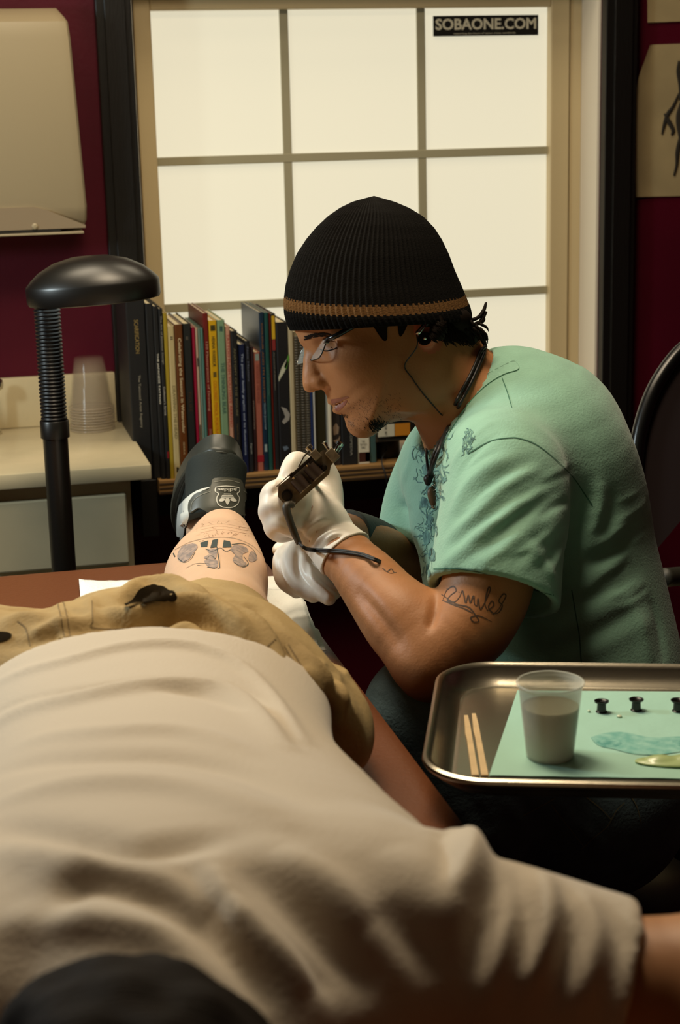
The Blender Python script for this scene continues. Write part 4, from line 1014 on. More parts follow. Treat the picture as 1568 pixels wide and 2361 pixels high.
mesh('arm_sleeve', chainmesh if False else surf([arm([W(900, 1290, 2.375), W(850, 1258, 2.28), W(800, 1232, 2.20)], [.0435, .0405, .034], .02), half(W(796, 1229, 2.195), W(796, 1229, 2.195)-W(850, 1258, 2.28)), half(W(898, 1290, 2.37), W(898, 1290, 2.37)-W(850, 1258, 2.28))], .003, 1), slv, ar, smooth=True)

# ---------------- t-shirt
tee = mat('teal_tshirt_cotton', '#8ab8a2', .9, bump=.3, bscale=320, var=.05, vscale=30, sheen=.25)
neckc = W(1085, 945, 2.19); neckn = nrm(W(1040, 870, 2.18)-W(1130, 1010, 2.2))
shirt = [
 chain([W(1165, 985, 2.21), W(1205, 1065, 2.21), W(1222, 1160, 2.21), W(1240, 1290, 2.2), W(1270, 1420, 2.19), W(1305, 1570, 2.18), W(1325, 1680, 2.17)], [(.100, .13), (.130, .175), (.148, .175), (.156, .16), (.158, .155), (.157, .155), (.155, .155)], Ls, k=.04),
 chain([W(1120, 950, 2.2), W(1190, 950, 2.2), W(1260, 985, 2.2)], [(.065), (.075), (.085)], k=.04),
 chain([nearS+Ls*-.03, W(1168, 1150, 2.0), W(1150, 1270, 1.965), W(1134, 1390, 1.945)], [(.072, .07), (.072, .070), (.077, .073), (.081, .076)], fw, k=.03),
 chain([W(1165, 1060, 2.15), nearS, W(1158, 1200, 1.99)], [.072, .070, .068], k=.03),
 chain([farS+Ls*.04, farS, W(966, 1150, 2.35), W(948, 1242, 2.345)], [.055, .050, .049, .050], k=.02),
 chain([W(1030, 1010, 2.28), W(1010, 1080, 2.27), W(1020, 1200, 2.25)], [.03, .035, .035], k=.04),
 half(W(1132, 1372, 1.95), W(1118, 1392, 1.945)-W(1139, 1290, 1.965)-up*.0+rt*.000, .002),
 half(W(925, 1238, 2.345), W(925, 1250, 2.345)-W(945, 1190, 2.345), .002),
 chain([W(1040, 880, 2.18), W(1075, 930, 2.18), W(1110, 985, 2.2)], [.066, .068, .066], k=.004, sub=True),
 chain([W(1000, 940, 2.2), W(1010, 985, 2.21)], [.04, .036], k=.01, sub=True),
]
em = mat('ear_skin', '#b5694c', .5, sss=.1, spec=.35); body_a.data.materials.append(em)
ec0 = HP(958, 764, .08); dd_ = V_-ec0; sel = (np.abs(dd_@Rn) < .014) & (((dd_@Fd)/.022)**2+((dd_@E2)/.034)**2 < 1)
body_a.data.polygons.foreach_set('material_index', sel[F_[:, 0]].astype(int).tolist())
# keep the cuts of the sleeves from slicing the trunk
def limb(parts, cut): 
    fns = parts
    def fn(X):
        d = np.full(len(X), 9, np.float32)
        for f_, a, b, k, s_ in fns:
            e = f_(X); h = np.clip(.5+.5*(d-e)/k, 0, 1); d = d*(1-h)+e*h-k*h*(1-h)
        return np.maximum(d, -cut[0](X))
    return (fn, np.min([q[1] for q in fns], 0), np.max([q[2] for q in fns], 0), .03, False)
tr, yoke, n1, n2, f1, ch1, c1, c2, nk, nk2 = shirt
hem = half(W(1300, 1640, 2.15), W(1310, 1700, 2.14)-W(1290, 1560, 2.17))
# opening of the near sleeve: hollow
oc1 = chain([W(1138, 1372, 1.95), W(1126, 1440, 1.935)], [(.068, .066), (.070, .068)], fw, k=.003, sub=True)
ts = [limb([n1, n2], c1), limb([f1], c2), tr, yoke, ch1, nk, nk2, oc1]
ts[0] = ts[0][:3]+(.02, False)
tV, tF = surf(ts, .0030, 2); tb0 = bvh(tV, tF); tN = normals(tV, tF)
FA = .62
for px, a, w_ in [
 ([(1040, 1190), (1070, 1130), (1120, 1080), (1180, 1050)], .007, .010), ([(1060, 1200), (1110, 1140), (1170, 1090), (1230, 1060)], -.006, .009),
 ([(1030, 1250), (1090, 1190), (1160, 1130), (1230, 1090)], .008, .010), ([(1050, 1260), (1120, 1200), (1200, 1130), (1260, 1090)], -.006, .009),
 ([(1015, 1310), (1080, 1260), (1160, 1190), (1250, 1130)], .008, .011), ([(1060, 1300), (1140, 1240), (1220, 1180), (1290, 1130)], -.008, .010),
 ([(1030, 1330), (1120, 1290), (1220, 1210), (1290, 1160)], .005, .010), ([(1150, 1330), (1230, 1270), (1290, 1200)], .007, .010), ([(1210, 1350), (1270, 1280), (1310, 1220)], -.006, .010), ([(1240, 1370), (1270, 1320), (1300, 1260)], .005, .008),
 ([(1000, 1060), (1030, 1010), (1080, 960), (1140, 910)], -.003, .006), ([(1040, 1080), (1080, 1020), (1140, 970)], .004, .007), ([(1055, 1100), (1090, 1050), (1150, 1000)], -.004, .006),
 ([(1350, 1130), (1345, 1190), (1330, 1250)], -.009, .010), ([(1385, 1110), (1380, 1180), (1350, 1250)], .008, .010), ([(1415, 1130), (1415, 1180), (1385, 1240)], -.005, .009),
 ([(1340, 1270), (1400, 1240), (1440, 1200)], .006, .009), ([(1330, 1310), (1400, 1280), (1460, 1240)], -.005, .009), ([(1310, 1360), (1380, 1330), (1440, 1290)], .005, .010),
 ([(1300, 1400), (1380, 1370), (1470, 1310)], -.005, .012), ([(1280, 1450), (1370, 1420), (1480, 1350)], .005, .012), ([(1250, 1500), (1360, 1470), (1470, 1400)], -.005, .012), ([(1230, 1540), (1340, 1510), (1500, 1430)], .005, .012),
 ([(1450, 1380), (1480, 1450), (1500, 1540)], .006, .012), ([(1500, 1380), (1520, 1450), (1530, 1530)], -.005, .010), ([(960, 1010), (940, 1080), (930, 1150)], .004, .008), ([(975, 1040), (985, 1150), (985, 1280)], -.005, .008), ([(905, 1180), (930, 1170), (955, 1180)], -.003, .006)]:
    fold(tV, tN, tb0, px, a, w_)
rf = random.Random(21)
for i in range(26):
    x, y = rf.uniform(1040, 1260), rf.uniform(1090, 1320); L_ = rf.uniform(50, 120)
    fold(tV, tN, tb0, [(x, y), (x+L_*.5, y-L_*.36), (x+L_, y-L_*.62)], rf.choice([-1, 1])*rf.uniform(.0015, .004), rf.uniform(.003, .006))
for i in range(16):
    x, y = rf.uniform(1330, 1430), rf.uniform(1150, 1480); L_ = rf.uniform(40, 100)
    fold(tV, tN, tb0, [(x, y), (x+L_*.5, y-L_*.25), (x+L_, y-L_*.6)], rf.choice([-1, 1])*rf.uniform(.001, .003), rf.uniform(.003, .006))
tV = relax(tV, tF)
to = mesh('t_shirt', (tV, tF), tee, ar, smooth=True); tB2 = bvh(tV, tF)
th_ = mat('teal_seam_thread', '#3c6c58', .85)
mesh('shoulder_seam', stroke(tB2, [(1080, 1046), (1130, 1018), (1175, 1010), (1200, 1012), (1235, 1025), (1275, 1055), (1320, 1100), (1345, 1135), (1366, 1165)], .0016, .0007), th_, to)
mesh('shoulder_seam', stroke(tB2, [(1158, 872), (1170, 905), (1180, 940)], .0012, .0007), th_, to)
mesh('side_seam', stroke(tB2, [(1318, 1360), (1328, 1420), (1336, 1470), (1340, 1530)], .0014, .0007), th_, to)
mesh('sleeve_hem', stroke(tB2, [(1000, 1312), (1060, 1312), (1130, 1325), (1200, 1350), (1276, 1372)], .0016, .0007), th_, to)
# collar rib
cp = [(1188, 838), (1160, 848), (1120, 870), (1088, 900), (1062, 935), (1040, 968), (1022, 1000), (1010, 1020), (996, 1012), (982, 990), (964, 984)]
mesh('collar', patch(tB2, [(1186, 834), (1156, 846), (1118, 868), (1084, 900), (1058, 934), (1034, 968), (1016, 1004), (1024, 1022), (1046, 984), (1068, 950), (1094, 916), (1126, 886), (1162, 864), (1196, 852)], .0015, step=6, thick=.002), tee, to, smooth=True)
# printed artwork on the chest
pr_m = mat('shirt_print_dark', '#3a5a5a', .85, col2='#6f9c92', vscale=120); rp = random.Random(11); pr_l = []
for i in range(210):
    x0 = rp.uniform(950, 1040); y0 = rp.uniform(1000, 1330)
    if x0 > 1052-(y0-1000)*.16 or x0 < 955+(y0-1000)*.04: continue
    L_ = [(x0, y0)]; a = rp.uniform(0, 6.28)
    for k in range(4): a += rp.uniform(-1.1, 1.1); L_.append((L_[-1][0]+6*math.cos(a), L_[-1][1]+8*math.sin(a)))
    if all(948 < q[0] < 1050-(q[1]-1000)*.14 for q in L_): pr_l.append(stroke(tB2, L_, rp.choice([.0007, .0012, .002]), .0007, 3))
for x0, y0, r_ in ((975, 1035, 9), (982, 1085, 11), (990, 1130, 8), (978, 1160, 10), (992, 1200, 9), (984, 1240, 12), (996, 1280, 10), (988, 1315, 9)):
    pr_l.append(patch(tB2, [(x0+r_*rp.uniform(.5, 1.2)*math.cos(a), y0+1.6*r_*rp.uniform(.5, 1.2)*math.sin(a)) for a in np.linspace(0, 5.6, 8)], .0006, step=4))
for i in range(34):
    x0, y0 = rp.uniform(1068, 1088), rp.uniform(1000, 1052); x0 += (1052-y0)*.25-8
    pr_l.append(stroke(tB2, [(x0, y0), (x0+rp.uniform(-5, 9), y0-rp.uniform(4, 12)), (x0+rp.uniform(0, 12), y0-rp.uniform(8, 20))], .0009, .0007, 3))
mesh('chest_print', join(*pr_l), pr_m, to)
tag(to.children[-1], kind='stuff') if False else None

# ---------------- jeans
jn = mat('dark_denim', '#566d74', .85, bump=.4, bscale=260, var=.14, vscale=30)
jp = [
 chain([W(1325, 1740, 2.16), W(1335, 1830, 2.15)], [(.14, .15), (.14, .16)], Ls, k=.04),
 chain([W(1330, 1860, 2.10), W(1190, 1800, 2.04), W(1085, 1720, 2.0), W(975, 1650, 1.985)], [.098, .084, .074, .066], k=.03),
 chain([W(980, 1640, 1.99), W(1050, 1790, 1.97), W(1100, 1950, 1.99), W(1120, 2130, 2.05)], [.068, .062, .056, .05], k=.03),
 chain([W(1330, 1820, 2.25), W(1150, 1700, 2.30), W(975, 1600, 2.34)], [.098, .084, .066], k=.03),
 chain([W(975, 1600, 2.34), W(1010, 1800, 2.42), W(1030, 2020, 2.46)], [.068, .06, .05], k=.03),
 half(W(1290, 1560, 2.15), W(1290, 1560, 2.17)-W(1310, 1700, 2.14)),
]
jV, jF = surf(jp, .004, 2); jb = bvh(jV, jF); jN = normals(jV, jF)
for px, a, w_ in [([(860, 1580), (910, 1600), (960, 1640)], .004, .009), ([(900, 1560), (930, 1620), (980, 1690)], -.004, .008), ([(1160, 1830), (1200, 1900), (1260, 1960)], .005, .01), ([(1280, 1830), (1330, 1900), (1400, 1960)], .005, .008), ([(1060, 1810), (1100, 1870), (1130, 1920)], -.004, .01)]:
    fold(jV, jN, jb, px, a, w_)
jo = mesh('jeans', (jV, jF), jn, ar, smooth=True); jB = bvh(jV, jF)
jt = mat('pale_denim_thread', '#7b7a60', .8)
for l in ([(1206, 1880), (1240, 1862), (1280, 1840)], [(1340, 1958), (1370, 1930), (1400, 1905), (1420, 1870), (1440, 1850)], [(1450, 1830), (1468, 1860), (1478, 1900)], [(1270, 1855), (1310, 1905), (1345, 1950)], [(1330, 1822), (1380, 1860), (1410, 1890)]):
    mesh('jeans_stitching', stroke(jB, l, .0014, .0008), jt, jo)
for x, y, t, dx in ((1112, 2150, 2.05, 0), (1032, 2040, 2.46, 0)):
    q = W(x, y, t); zf = 0
    mesh('boot', surf([chain([X(q[0], q[1], .26), X(q[0], q[1], .09)], [.045, .045], k=.02), chain([X(q[0]+.02, q[1], .045), X(q[0]-.10, q[1]-.01, .045), X(q[0]-.17, q[1]-.02, .04)], [.045, .048, .038], k=.03), half(X(0, 0, .0005), (0, 0, -1), .003)], .005, 1), blk, ar, smooth=True)
    mesh('trouser_leg', lathe([(.05, 0), (.052, .12), (.050, .3)], 24, (q[0], q[1], .2)), jn, jo, smooth=True)

# ---------------- beanie
ct_ = [(452, 861, 864), (458, 842, 882), (468, 812, 912), (482, 784, 945), (500, 758, 975), (525, 731, 1000), (552, 708, 1018), (585, 686, 1034), (620, 671, 1047), (655, 660, 1062), (690, 655, 1076), (715, 656, 1085), (735, 661, 1089), (750, 668, 1090)]
bA = []
yy = np.array([c[0] for c in ct_], float); xl_ = np.array([c[1] for c in ct_], float); xr_ = np.array([c[2] for c in ct_], float)
tq = np.linspace(0, 1, 90); yq = 452+(750-452)*(tq**1.25)
ribs = 92; seg = ribs*6; V = []; Fs = []
tilt = .075; cols = []
for i, y in enumerate(yq):
    xl, xr = np.interp(y, yy, xl_), np.interp(y, yy, xr_)
    frac = (y-452)/298; c = HP((xl+xr)/2, y, 0); wv = (xr-xl)/2*2.15/3800
    dv = wv*(.84 if frac > .3 else .84+.06*(1-frac/.3))
    e1 = nrm(E1+E2*tilt*frac*1.1); 
    e2 = Rn-E2*(.27*min(1, frac*1.6))+0*up
    if frac > .82: e2 = e2+E2*(frac-.82)*.85
    for j in range(seg):
        th = 2*math.pi*j/seg; rr = 1+(.0015*math.cos(th*ribs))/max(wv, .02)*min(1, wv/.03)*min(1, (1-frac)*14+.35)*(1)
        V.append(c+(e1*math.cos(th)*wv+e2*math.sin(th)*dv)*rr)
for i in range(len(yq)-1):
    for j in range(seg): k = (j+1) % seg; Fs.append([i*seg+j, i*seg+k, (i+1)*seg+k, (i+1)*seg+j])
Fs.append(list(range(seg)))
# folded inner edge
n0 = len(V); last = V[-seg:]; cl_ = np.mean(last, 0)
for q in last: V.append(cl_+(q-cl_)*.955+E2*.002)
for q in last: V.append(cl_+(q-cl_)*.84+E2*.035)
for i_ in range(2):
    for j in range(seg): k = (j+1) % seg; a = n0-seg+i_*seg; Fs.append([a+j, a+k, a+seg+k, a+seg+j])
bk = mat('black_knit_wool', '#0b0907', 1, bump=.5, bscale=500, spec=.15); tn = mat('tan_knit_stripe', '#66492a', 1, bump=.5, bscale=500, spec=.15)
be = mesh('beanie', (V, Fs), [bk, tn], ar, smooth=True)
nb_ = len(yq)-1; mi = np.zeros(len(be.data.polygons), int)
for i in range(nb_):
    if 678 < (yq[i]+yq[i+1])/2 < 703:
        for j in range(seg):
            if (679+1.6*math.cos(2*math.pi*j/seg*ribs)) < (yq[i]+yq[i+1])/2 < (702+1.6*math.cos(2*math.pi*j/seg*ribs)): mi[i*seg+j] = 1
be.data.polygons.foreach_set('material_index', mi.tolist())

# ---------------- hair, brows, beard
hr = mat('artist_dark_hair', '#150d07', .7, spec=.12)
lk = []
rh = random.Random(3)
hp_ = surf([ell(HP(1035, 765, .0), (.032, .024, .052), ex, k=.01), ell(HP(1025, 748, .045), (.024, .018, .022), ex, k=.01), ell(HP(1055, 780, .03), (.020, .016, .022), ex, k=.01)], .003, 1)
for i in range(90):
    x, y, r_ = rh.uniform(1000, 1085), rh.uniform(748, 776), rh.uniform(.0, .062)
    dx, dy = rh.uniform(6, 26), rh.uniform(14, 34)*(1 if x > 1020 else .7)
    x2, y2 = min(x+dx, 1108), min(y+dy, 812)
    lk.append(tube([HP(x, y, r_), HP((x+x2)/2+rh.uniform(-5, 5), (y+y2)/2, r_+.002), HP(x2+rh.uniform(-4, 8), y2, max(0, r_-.006))], [.0022, .0018, .0004], 5, 3))
for l in ([(1070, 745), (1095, 735), (1108, 718), (1113, 700)], [(1080, 755), (1100, 745), (1112, 722)], [(1085, 770), (1105, 785), (1112, 805)], [(1080, 765), (1108, 772), (1114, 788)], [(1090, 750), (1106, 742), (1103, 730)]):
    for dz in (0, .003, -.004): lk.append(tube([HP(x, y, .015+dz) for x, y in l], [.003, .0024, .0018, .0005][:len(l)], 5, 4))
for i in range(260):
    x, y = rh.uniform(990, 1082), rh.uniform(742, 778); dx, dy = rh.uniform(4, 22), rh.uniform(12, 26)*(.6 if x < 1010 else 1)
    lk.append(stroke(aB, [(x, y), (x+dx*.4, y+dy*.6), (x+dx, y+dy)], [.003, .0024, .0005], .0025+.003*rh.random(), 3, raised=.001))
lk.append(patch(aB, [(988, 730), (1085, 730), (1092, 775), (1070, 790), (1035, 782), (1008, 774), (992, 758)], .003, step=5, thick=.003))
mesh('hair', join(hp_, *lk), hr, ar, smooth=True)
mesh('sideburn', join(patch(aB, [(848, 725), (905, 725), (893, 755), (892, 782), (884, 785), (872, 770), (862, 755), (850, 745)], .0022, step=5, thick=.003), patch(aB, [(918, 738), (938, 738), (938, 750), (925, 775), (919, 768)], .002, step=5, thick=.003)), hr, ar, smooth=True)
br = []
for i in range(110):
    f_ = rh.random(); x, y = 700+62*f_, 781-10*math.sin(f_*2.4)-rh.uniform(-4, 4)
    br.append(stroke(aB, [(x, y), (x+7, y-3*(.6-f_))], .0012, .0008, 3))
mesh('eyebrow', join(*br), hr, ar)
bd = mat('beard_stubble', '#4c3020', .7, bump=.6, bscale=300)
gt = []
for i in range(170):
    x, y = rh.gauss(868, 12), rh.gauss(979, 7)
    if y < 996-abs(x-855)*.22: gt.append(stroke(aB, [(x, y), (x+rh.uniform(1, 5), y+rh.uniform(2, 5))], .0009, .0008, 2))
mesh('goatee', join(*gt), hr, ar)
mesh('soul_patch', join(*[stroke(aB, [(x, y), (x+2, y+4)], .0008, .0007, 2) for x, y in [(rh.uniform(785, 800), rh.uniform(954, 961)) for i in range(24)]]), hr, ar)
sb = []
for i in range(330):
    x, y = rh.uniform(800, 925), rh.uniform(905, 990)
    if y > 995-(x-850)*.25 or y < 900+(930-x)*.2: continue
    sb.append(stroke(aB, [(x, y), (x+rh.uniform(1, 3), y+rh.uniform(1, 4))], .00035, .0004, 2))
mesh('stubble', join(*sb), bd, ar)
lp_m = mat('lip_pink', '#8f5442', .45, sss=.1)
mesh('lips', join(patch(aB, [(763, 922), (776, 919), (800, 914), (803, 917), (785, 925), (769, 933)], .0004, step=3), patch(aB, [(774, 937), (788, 930), (800, 922), (797, 932), (786, 943), (777, 948), (773, 943)], .0004, step=3)), lp_m, ar, smooth=True)
mesh('eyelashes', join(*[tube([HP(x, y, .046), HP(x-4, y+5, .051)], [.0007, .0002], 4, 1) for x, y in ((748, 807), (754, 808), (760, 808), (766, 806), (771, 804))], stroke(aB, [(738, 805), (752, 809), (768, 806), (778, 802)], .0014, .0008)), hr, ar)

# ---------------- arm tattoos
ti = mat('arm_tattoo_ink', '#4a3524', .6)
tl = []
v, f = text('Smile', 1, 1)
dxy = math.radians(14)
cur = [[(1022, 1382), (1030, 1362), (1045, 1352), (1052, 1362), (1040, 1372), (1032, 1384), (1048, 1388), (1060, 1376)],
 [(1060, 1376), (1066, 1362), (1070, 1374), (1074, 1390), (1080, 1372), (1084, 1390), (1092, 1374), (1094, 1392), (1100, 1398)],
 [(1100, 1398), (1102, 1380), (1106, 1402), (1112, 1400), (1130, 1362), (1126, 1356), (1118, 1390), (1124, 1408)],
 [(1124, 1408), (1138, 1396), (1134, 1386), (1126, 1400), (1138, 1414), (1150, 1404)],
 [(1150, 1404), (1166, 1376), (1160, 1370), (1150, 1386), (1158, 1396), (1150, 1412), (1136, 1416)],
 [(1018, 1370), (1050, 1392), (1080, 1400), (1096, 1418), (1104, 1432), (1092, 1434), (1086, 1424), (1104, 1420), (1134, 1434)],
 [(1030, 1358), (1060, 1366)], [(1020, 1384), (1050, 1396), (1072, 1404), (1090, 1414)]]
for l in cur: tl.append(stroke(aB, l, [.0008, .0018, .0012, .0018, .0008], .0004))
mesh('forearm_tattoo', join(stroke(aB, [(882, 1310), (892, 1318), (902, 1312), (908, 1320)], .0014, .0004), stroke(aB, [(888, 1316), (900, 1322), (914, 1320)], .0009, .0004)), ti, ar)
mesh('arm_tattoo', join(*tl), ti, ar)

# ---------------- glasses
gb_ = mat('black_glasses_frame', '#0d0d0d', .25); gs = mat('silver_rim', '#8e908c', .25, .9)
gl = mat('glasses_lens', '#e8efe8', .05, alpha=.16)
def rim(c, ux, uy, w_, h_, n_=10):
    return [c+ux*p[0]+uy*p[1] for p in rrect(w_, h_, h_*.35, 5)]
lx = nrm(Rn-Fd*.10); ly = nrm(E2*.86-Fd*.34)     # glasses have slid down the nose
gc = HP(722, 812, .0)+Fd*.002
glo = mesh('glasses', tube([gc+lx*.055+ly*.012+Fd*.001, HP(748, 788, .066), HP(780, 770, .071), HP(814, 750, .076), HP(880, 715, .079)], [.0026, .0034, .0036, .0034, .0025], 10, 5), gb_, ar, smooth=True)
for s in (1, -1):
    c = gc+lx*s*.031; R_ = rim(c, lx, ly, .047, .027)
    mesh('rim', tube(R_+[R_[0]], .00085, 8, 1), gs if s < 0 else gb_, glo, smooth=True)
    V0 = np.array(R_); mesh('lens', join((V0+Fd*.0003, [list(range(len(V0)))]), (V0-Fd*.0003, [list(range(len(V0)))[::-1]])), gl, glo)
mesh('bridge', tube([gc+lx*.008+ly*.003, gc+Fd*.003+ly*.005, gc-lx*.008+ly*.003], .0011, 8), gs, glo, smooth=True)
mesh('hinge', xf(box(-.003, .003, -.004, .004, -.003, .003, .0008), frame(gc+lx*.056+ly*.010, Fd, ly, lx)), gs, glo)
mesh('temple', tube([gc-lx*.055+ly*.012, HP(752, 785, -.069), HP(812, 750, -.076), HP(880, 728, -.079)], [.002, .002, .002, .002], 8, 5), gb_, glo, smooth=True)

# ---------------- ear stud, earphone, necklace
stl = mat('steel', '#b8b8b4', .2, 1)
pc = HP(940, 796, .085)
es = mesh('ear_plug', lathe([(.0045, -.004), (.0085, -.003), (.0088, 0), (.0085, .0025), (.005, .0025), (.0045, .001), (.0, .001)][::1], 28, pc, Rn), mat('plug_black', '#0c0c0c', .25), ar, smooth='a')
mesh('ball', lathe([(0, -.0015), (.0022, -.001), (.0026, .001), (.0018, .003), (0, .0036)], 16, pc+Rn*.001, Rn), stl, es, smooth=True)
eb = mesh('earphone', tube([HP(944, 755, .090), HP(934, 771, .090), HP(922, 787, .088)], [.0022, .0030, .0034], 12, 3), stl, ar, smooth=True)
mesh('ear_bud', lathe([(0, -.004), (.006, -.003), (.0075, .001), (.005, .004), (0, .0045)], 20, HP(944, 758, .084), Rn), mat('bud_black', '#0b0b0b', .5), eb, smooth=True)
def on(b, x, y, off): p_, n_ = hit(b, x, y); return p_+n_*off
cordm = mat('thin_black_cord', '#100b09', .5)
wpts = [HP(922, 788, .087), HP(924, 815, .082)]+[on(aB, x, y, .002) for x, y in ((932, 842), (948, 870), (972, 903), (1000, 935), (1020, 955))]+[on(tB2, 1036, 972, .003), on(tB2, 1036, 1000, .004)]
mesh('earphone_wire', tube(wpts, .0009, 6, 6), cordm, eb, smooth=True)
nl1 = [HP(1108, 802, .02)]+[on(aB, x, y, .003) for x, y in ((1104, 815), (1092, 845), (1078, 875), (1062, 905), (1050, 930))]+[on(tB2, x, y, .004) for x, y in ((1040, 955), (1032, 985))]+[on(tB2, 1020, 1030, .006), on(tB2, 1008, 1065, .006), on(tB2, 1002, 1095, .007)]
nl2 = [HP(1113, 804, .01)]+[on(aB, x, y, .003) for x, y in ((1111, 822), (1100, 850), (1086, 882), (1070, 912), (1057, 938))]+[on(tB2, x, y, .004) for x, y in ((1047, 962), (1038, 990))]+[on(tB2, 1026, 1030, .006), on(tB2, 1012, 1068, .006), on(tB2, 1004, 1095, .007)]
nk_o = mesh('necklace', tube(nl1, .0024, 8, 6), cordm, ar, smooth=True)
mesh('second_cord', tube(nl2, .0024, 8, 6), cordm, nk_o, smooth=True)
mesh('far_cord', tube([on(tB2, 984, 1010, .003), on(tB2, 990, 1050, .004), on(tB2, 1000, 1095, .007)], .0018, 8, 6), cordm, nk_o, smooth=True)
pq = on(tB2, 1002, 1105, .009); tp_ = float((pq-CAM)@fw)
mesh('knot', surf([ell(pq, .006, k=.002), ell(pq+up*.004+rt*.003, .0045, k=.002), ell(pq-up*.005, .004, k=.002)], .001, 1), cordm, nk_o, smooth=True)
coil = [W(1002, 1115, tp_)+rt*.0035*math.cos(a)-fw*.0035*math.sin(a)-up*.0011*a for a in np.linspace(0, 6*math.pi, 40)]
mesh('wire_coil', tube(coil, .001, 6, 1), stl, nk_o, smooth=True)
mesh('pendant', surf([ell(W(998, 1146, tp_), (.0065, .014, .005), [nrm(rt+up*.2), nrm(up-rt*.2), fw], k=.002), ell(W(994, 1136, tp_), (.004, .006, .003), [rt, up, fw], k=.002)], .001, 1), mat('brown_horn_pendant', '#5c4630', .3), nk_o, smooth=True)
mesh('pendant_cap', lathe([(.003, 0), (.0036, .002), (.003, .004), (.0036, .006), (.003, .008)], 14, W(1000, 1172, tp_), up), stl, nk_o, smooth='a')

# ================================================================== STOOL
sc_ = W(1335, 1880, 2.17)
so_ = thing('stool', (sc_[0], sc_[1], 0), 'round black stool under the person in the teal shirt', 'stool')
zt_ = sc_[2]-.10
mesh('seat', lathe([(0, 0), (.16, 0), (.185, .015), (.185, .045), (.165, .06), (0, .062)], 40, (sc_[0], sc_[1], zt_-.062)), bl, so_, smooth='a')
mesh('post', lathe([(.03, .08), (.03, .3), (.018, .3), (.018, zt_-.062)], 20, (sc_[0], sc_[1], 0)), bl, so_, smooth='a')
mesh('star_base', join(*[tube([(sc_[0], sc_[1], .09), (sc_[0]+.24*math.cos(a), sc_[1]+.24*math.sin(a), .04)], [.02, .014], 8, 1) for a in [k*2*math.pi/5+.3 for k in range(5)]]), bl, so_)

# ================================================================== TRAY
steel = mat('brushed_steel', '#b6ae9c', .26, 1, bump=.08, bscale=30, stretch=(2, 60, 2))
exx = nrm(X(.941, -.338, 0)); eyy = X(-exx[1], exx[0], 0); RZ = .9
nl = X(.384, 1.372, 0); LW, LD = .50, .345
ctr_ = nl+exx*LW/2+eyy*LD/2
TM = frame(ctr_, exx, eyy, (0, 0, 1))
def tr_ring(ins, z, r=.065):
    P = rrect(LW-2*ins, LD-2*ins, max(.008, r-ins*.8), 10); return [tuple((TM@np.array([p[0], p[1], z, 1]))[:3]) for p in P]
tr_o = thing('instrument_tray', (ctr_[0], ctr_[1], RZ-.024), 'shiny steel tray with rounded corners at the right, holding a cup and ink caps', 'tray')
mesh('pan', loft([tr_ring(.002, RZ-.003), tr_ring(0, RZ), tr_ring(.001, RZ+.003), tr_ring(.004, RZ+.0045), tr_ring(.008, RZ+.003), tr_ring(.010, RZ), tr_ring(.014, RZ-.008), tr_ring(.024, RZ-.0165), tr_ring(.028, RZ-.0175), tr_ring(.030, RZ-.0165), tr_ring(.034, RZ-.0165), tr_ring(.15, RZ-.0165)][::-1]+[tr_ring(.004, RZ-.004), tr_ring(.010, RZ-.010), tr_ring(.022, RZ-.0195), tr_ring(.15, RZ-.0195)]), steel, tr_o, smooth='a')
sd = thing('tray_stand', (ctr_[0]+.2, ctr_[1]-.07, 0), 'dark steel stand holding up the instrument tray', 'stand')
q = ctr_+exx*.12
mesh('support_frame', tube([tuple((TM@np.array([p[0]*1, p[1]*1, RZ-.026, 1]))[:3]) for p in rrect(.30, .22, .03, 4)+rrect(.30, .22, .03, 4)[:1]], .0055, 8, 1), blk, sd, smooth=True)
pp_ = ctr_+exx*.155
mesh('post', tube([(pp_[0], pp_[1], .05), (pp_[0], pp_[1], RZ-.03)], .012, 16, 1), blk, sd, smooth=True)
mesh('foot', join(*[tube([(pp_[0], pp_[1], .05), (pp_[0]+.22*math.cos(a), pp_[1]+.22*math.sin(a), .02)], .014, 8, 1) for a in (-.9, .8, 2.3, -2.4)]), blk, sd)

FZ = RZ-.0163
aq = mat('aqua_bib_paper', '#a2cdbb', .75, bump=.2, bscale=120)
cr = [Wz(1193, 1594, FZ), Wz(1720, 1598, FZ), Wz(1720, 1800, FZ), Wz(1128, 1790, FZ)]
lim = lambda p_: ctr_+exx*np.clip((p_-ctr_)@exx, -.235, .212)+eyy*np.clip((p_-ctr_)@eyy, -.136, .136)+X(0, 0, p_[2]-ctr_[2])
cr = [lim(c) for c in cr]
n_ = 24; V = []; Fs = []
for j in range(n_+1):
    for i in range(n_+1):
        q = (cr[0]*(1-i/n_)+cr[1]*i/n_)*(1-j/n_)+(cr[3]*(1-i/n_)+cr[2]*i/n_)*j/n_
        V.append(q+X(0, 0, .0012+.0004*math.sin(i*1.3)*math.sin(j*.9)))
for j in range(n_):
    for i in range(n_): k = j*(n_+1)+i; Fs.append([k, k+n_+1, k+n_+2, k+1])
V = np.array(V); n0 = len(V)
bib = mesh('tray_liner', (np.vstack([V, V-X(0, 0, .0009)]), Fs+[[a+n0 for a in f][::-1] for f in Fs]), aq, smooth=True, label='pale aqua paper sheet lining the steel tray', cat='paper sheet')
LZ = FZ+.0020
def on_tray(pts, m, par, name, h=.0004):
    P = spl([Wz(x, y, LZ) for x, y in pts+pts[:1]], 5)[:-1]; c = P.mean(0)
    V = [c+X(0, 0, h)]+list(P); n = len(P); return mesh(name, (V, [[0, i+1, (i+1) % n+1] for i in range(n)]), m, par, smooth=True)
sm = mat('teal_ink_smear', '#6cab9e', .7, col2='#93c4b4', vscale=90); sm2 = mat('teal_ink_smear_dark', '#4f948a', .7, col2='#8abfb0', vscale=120)
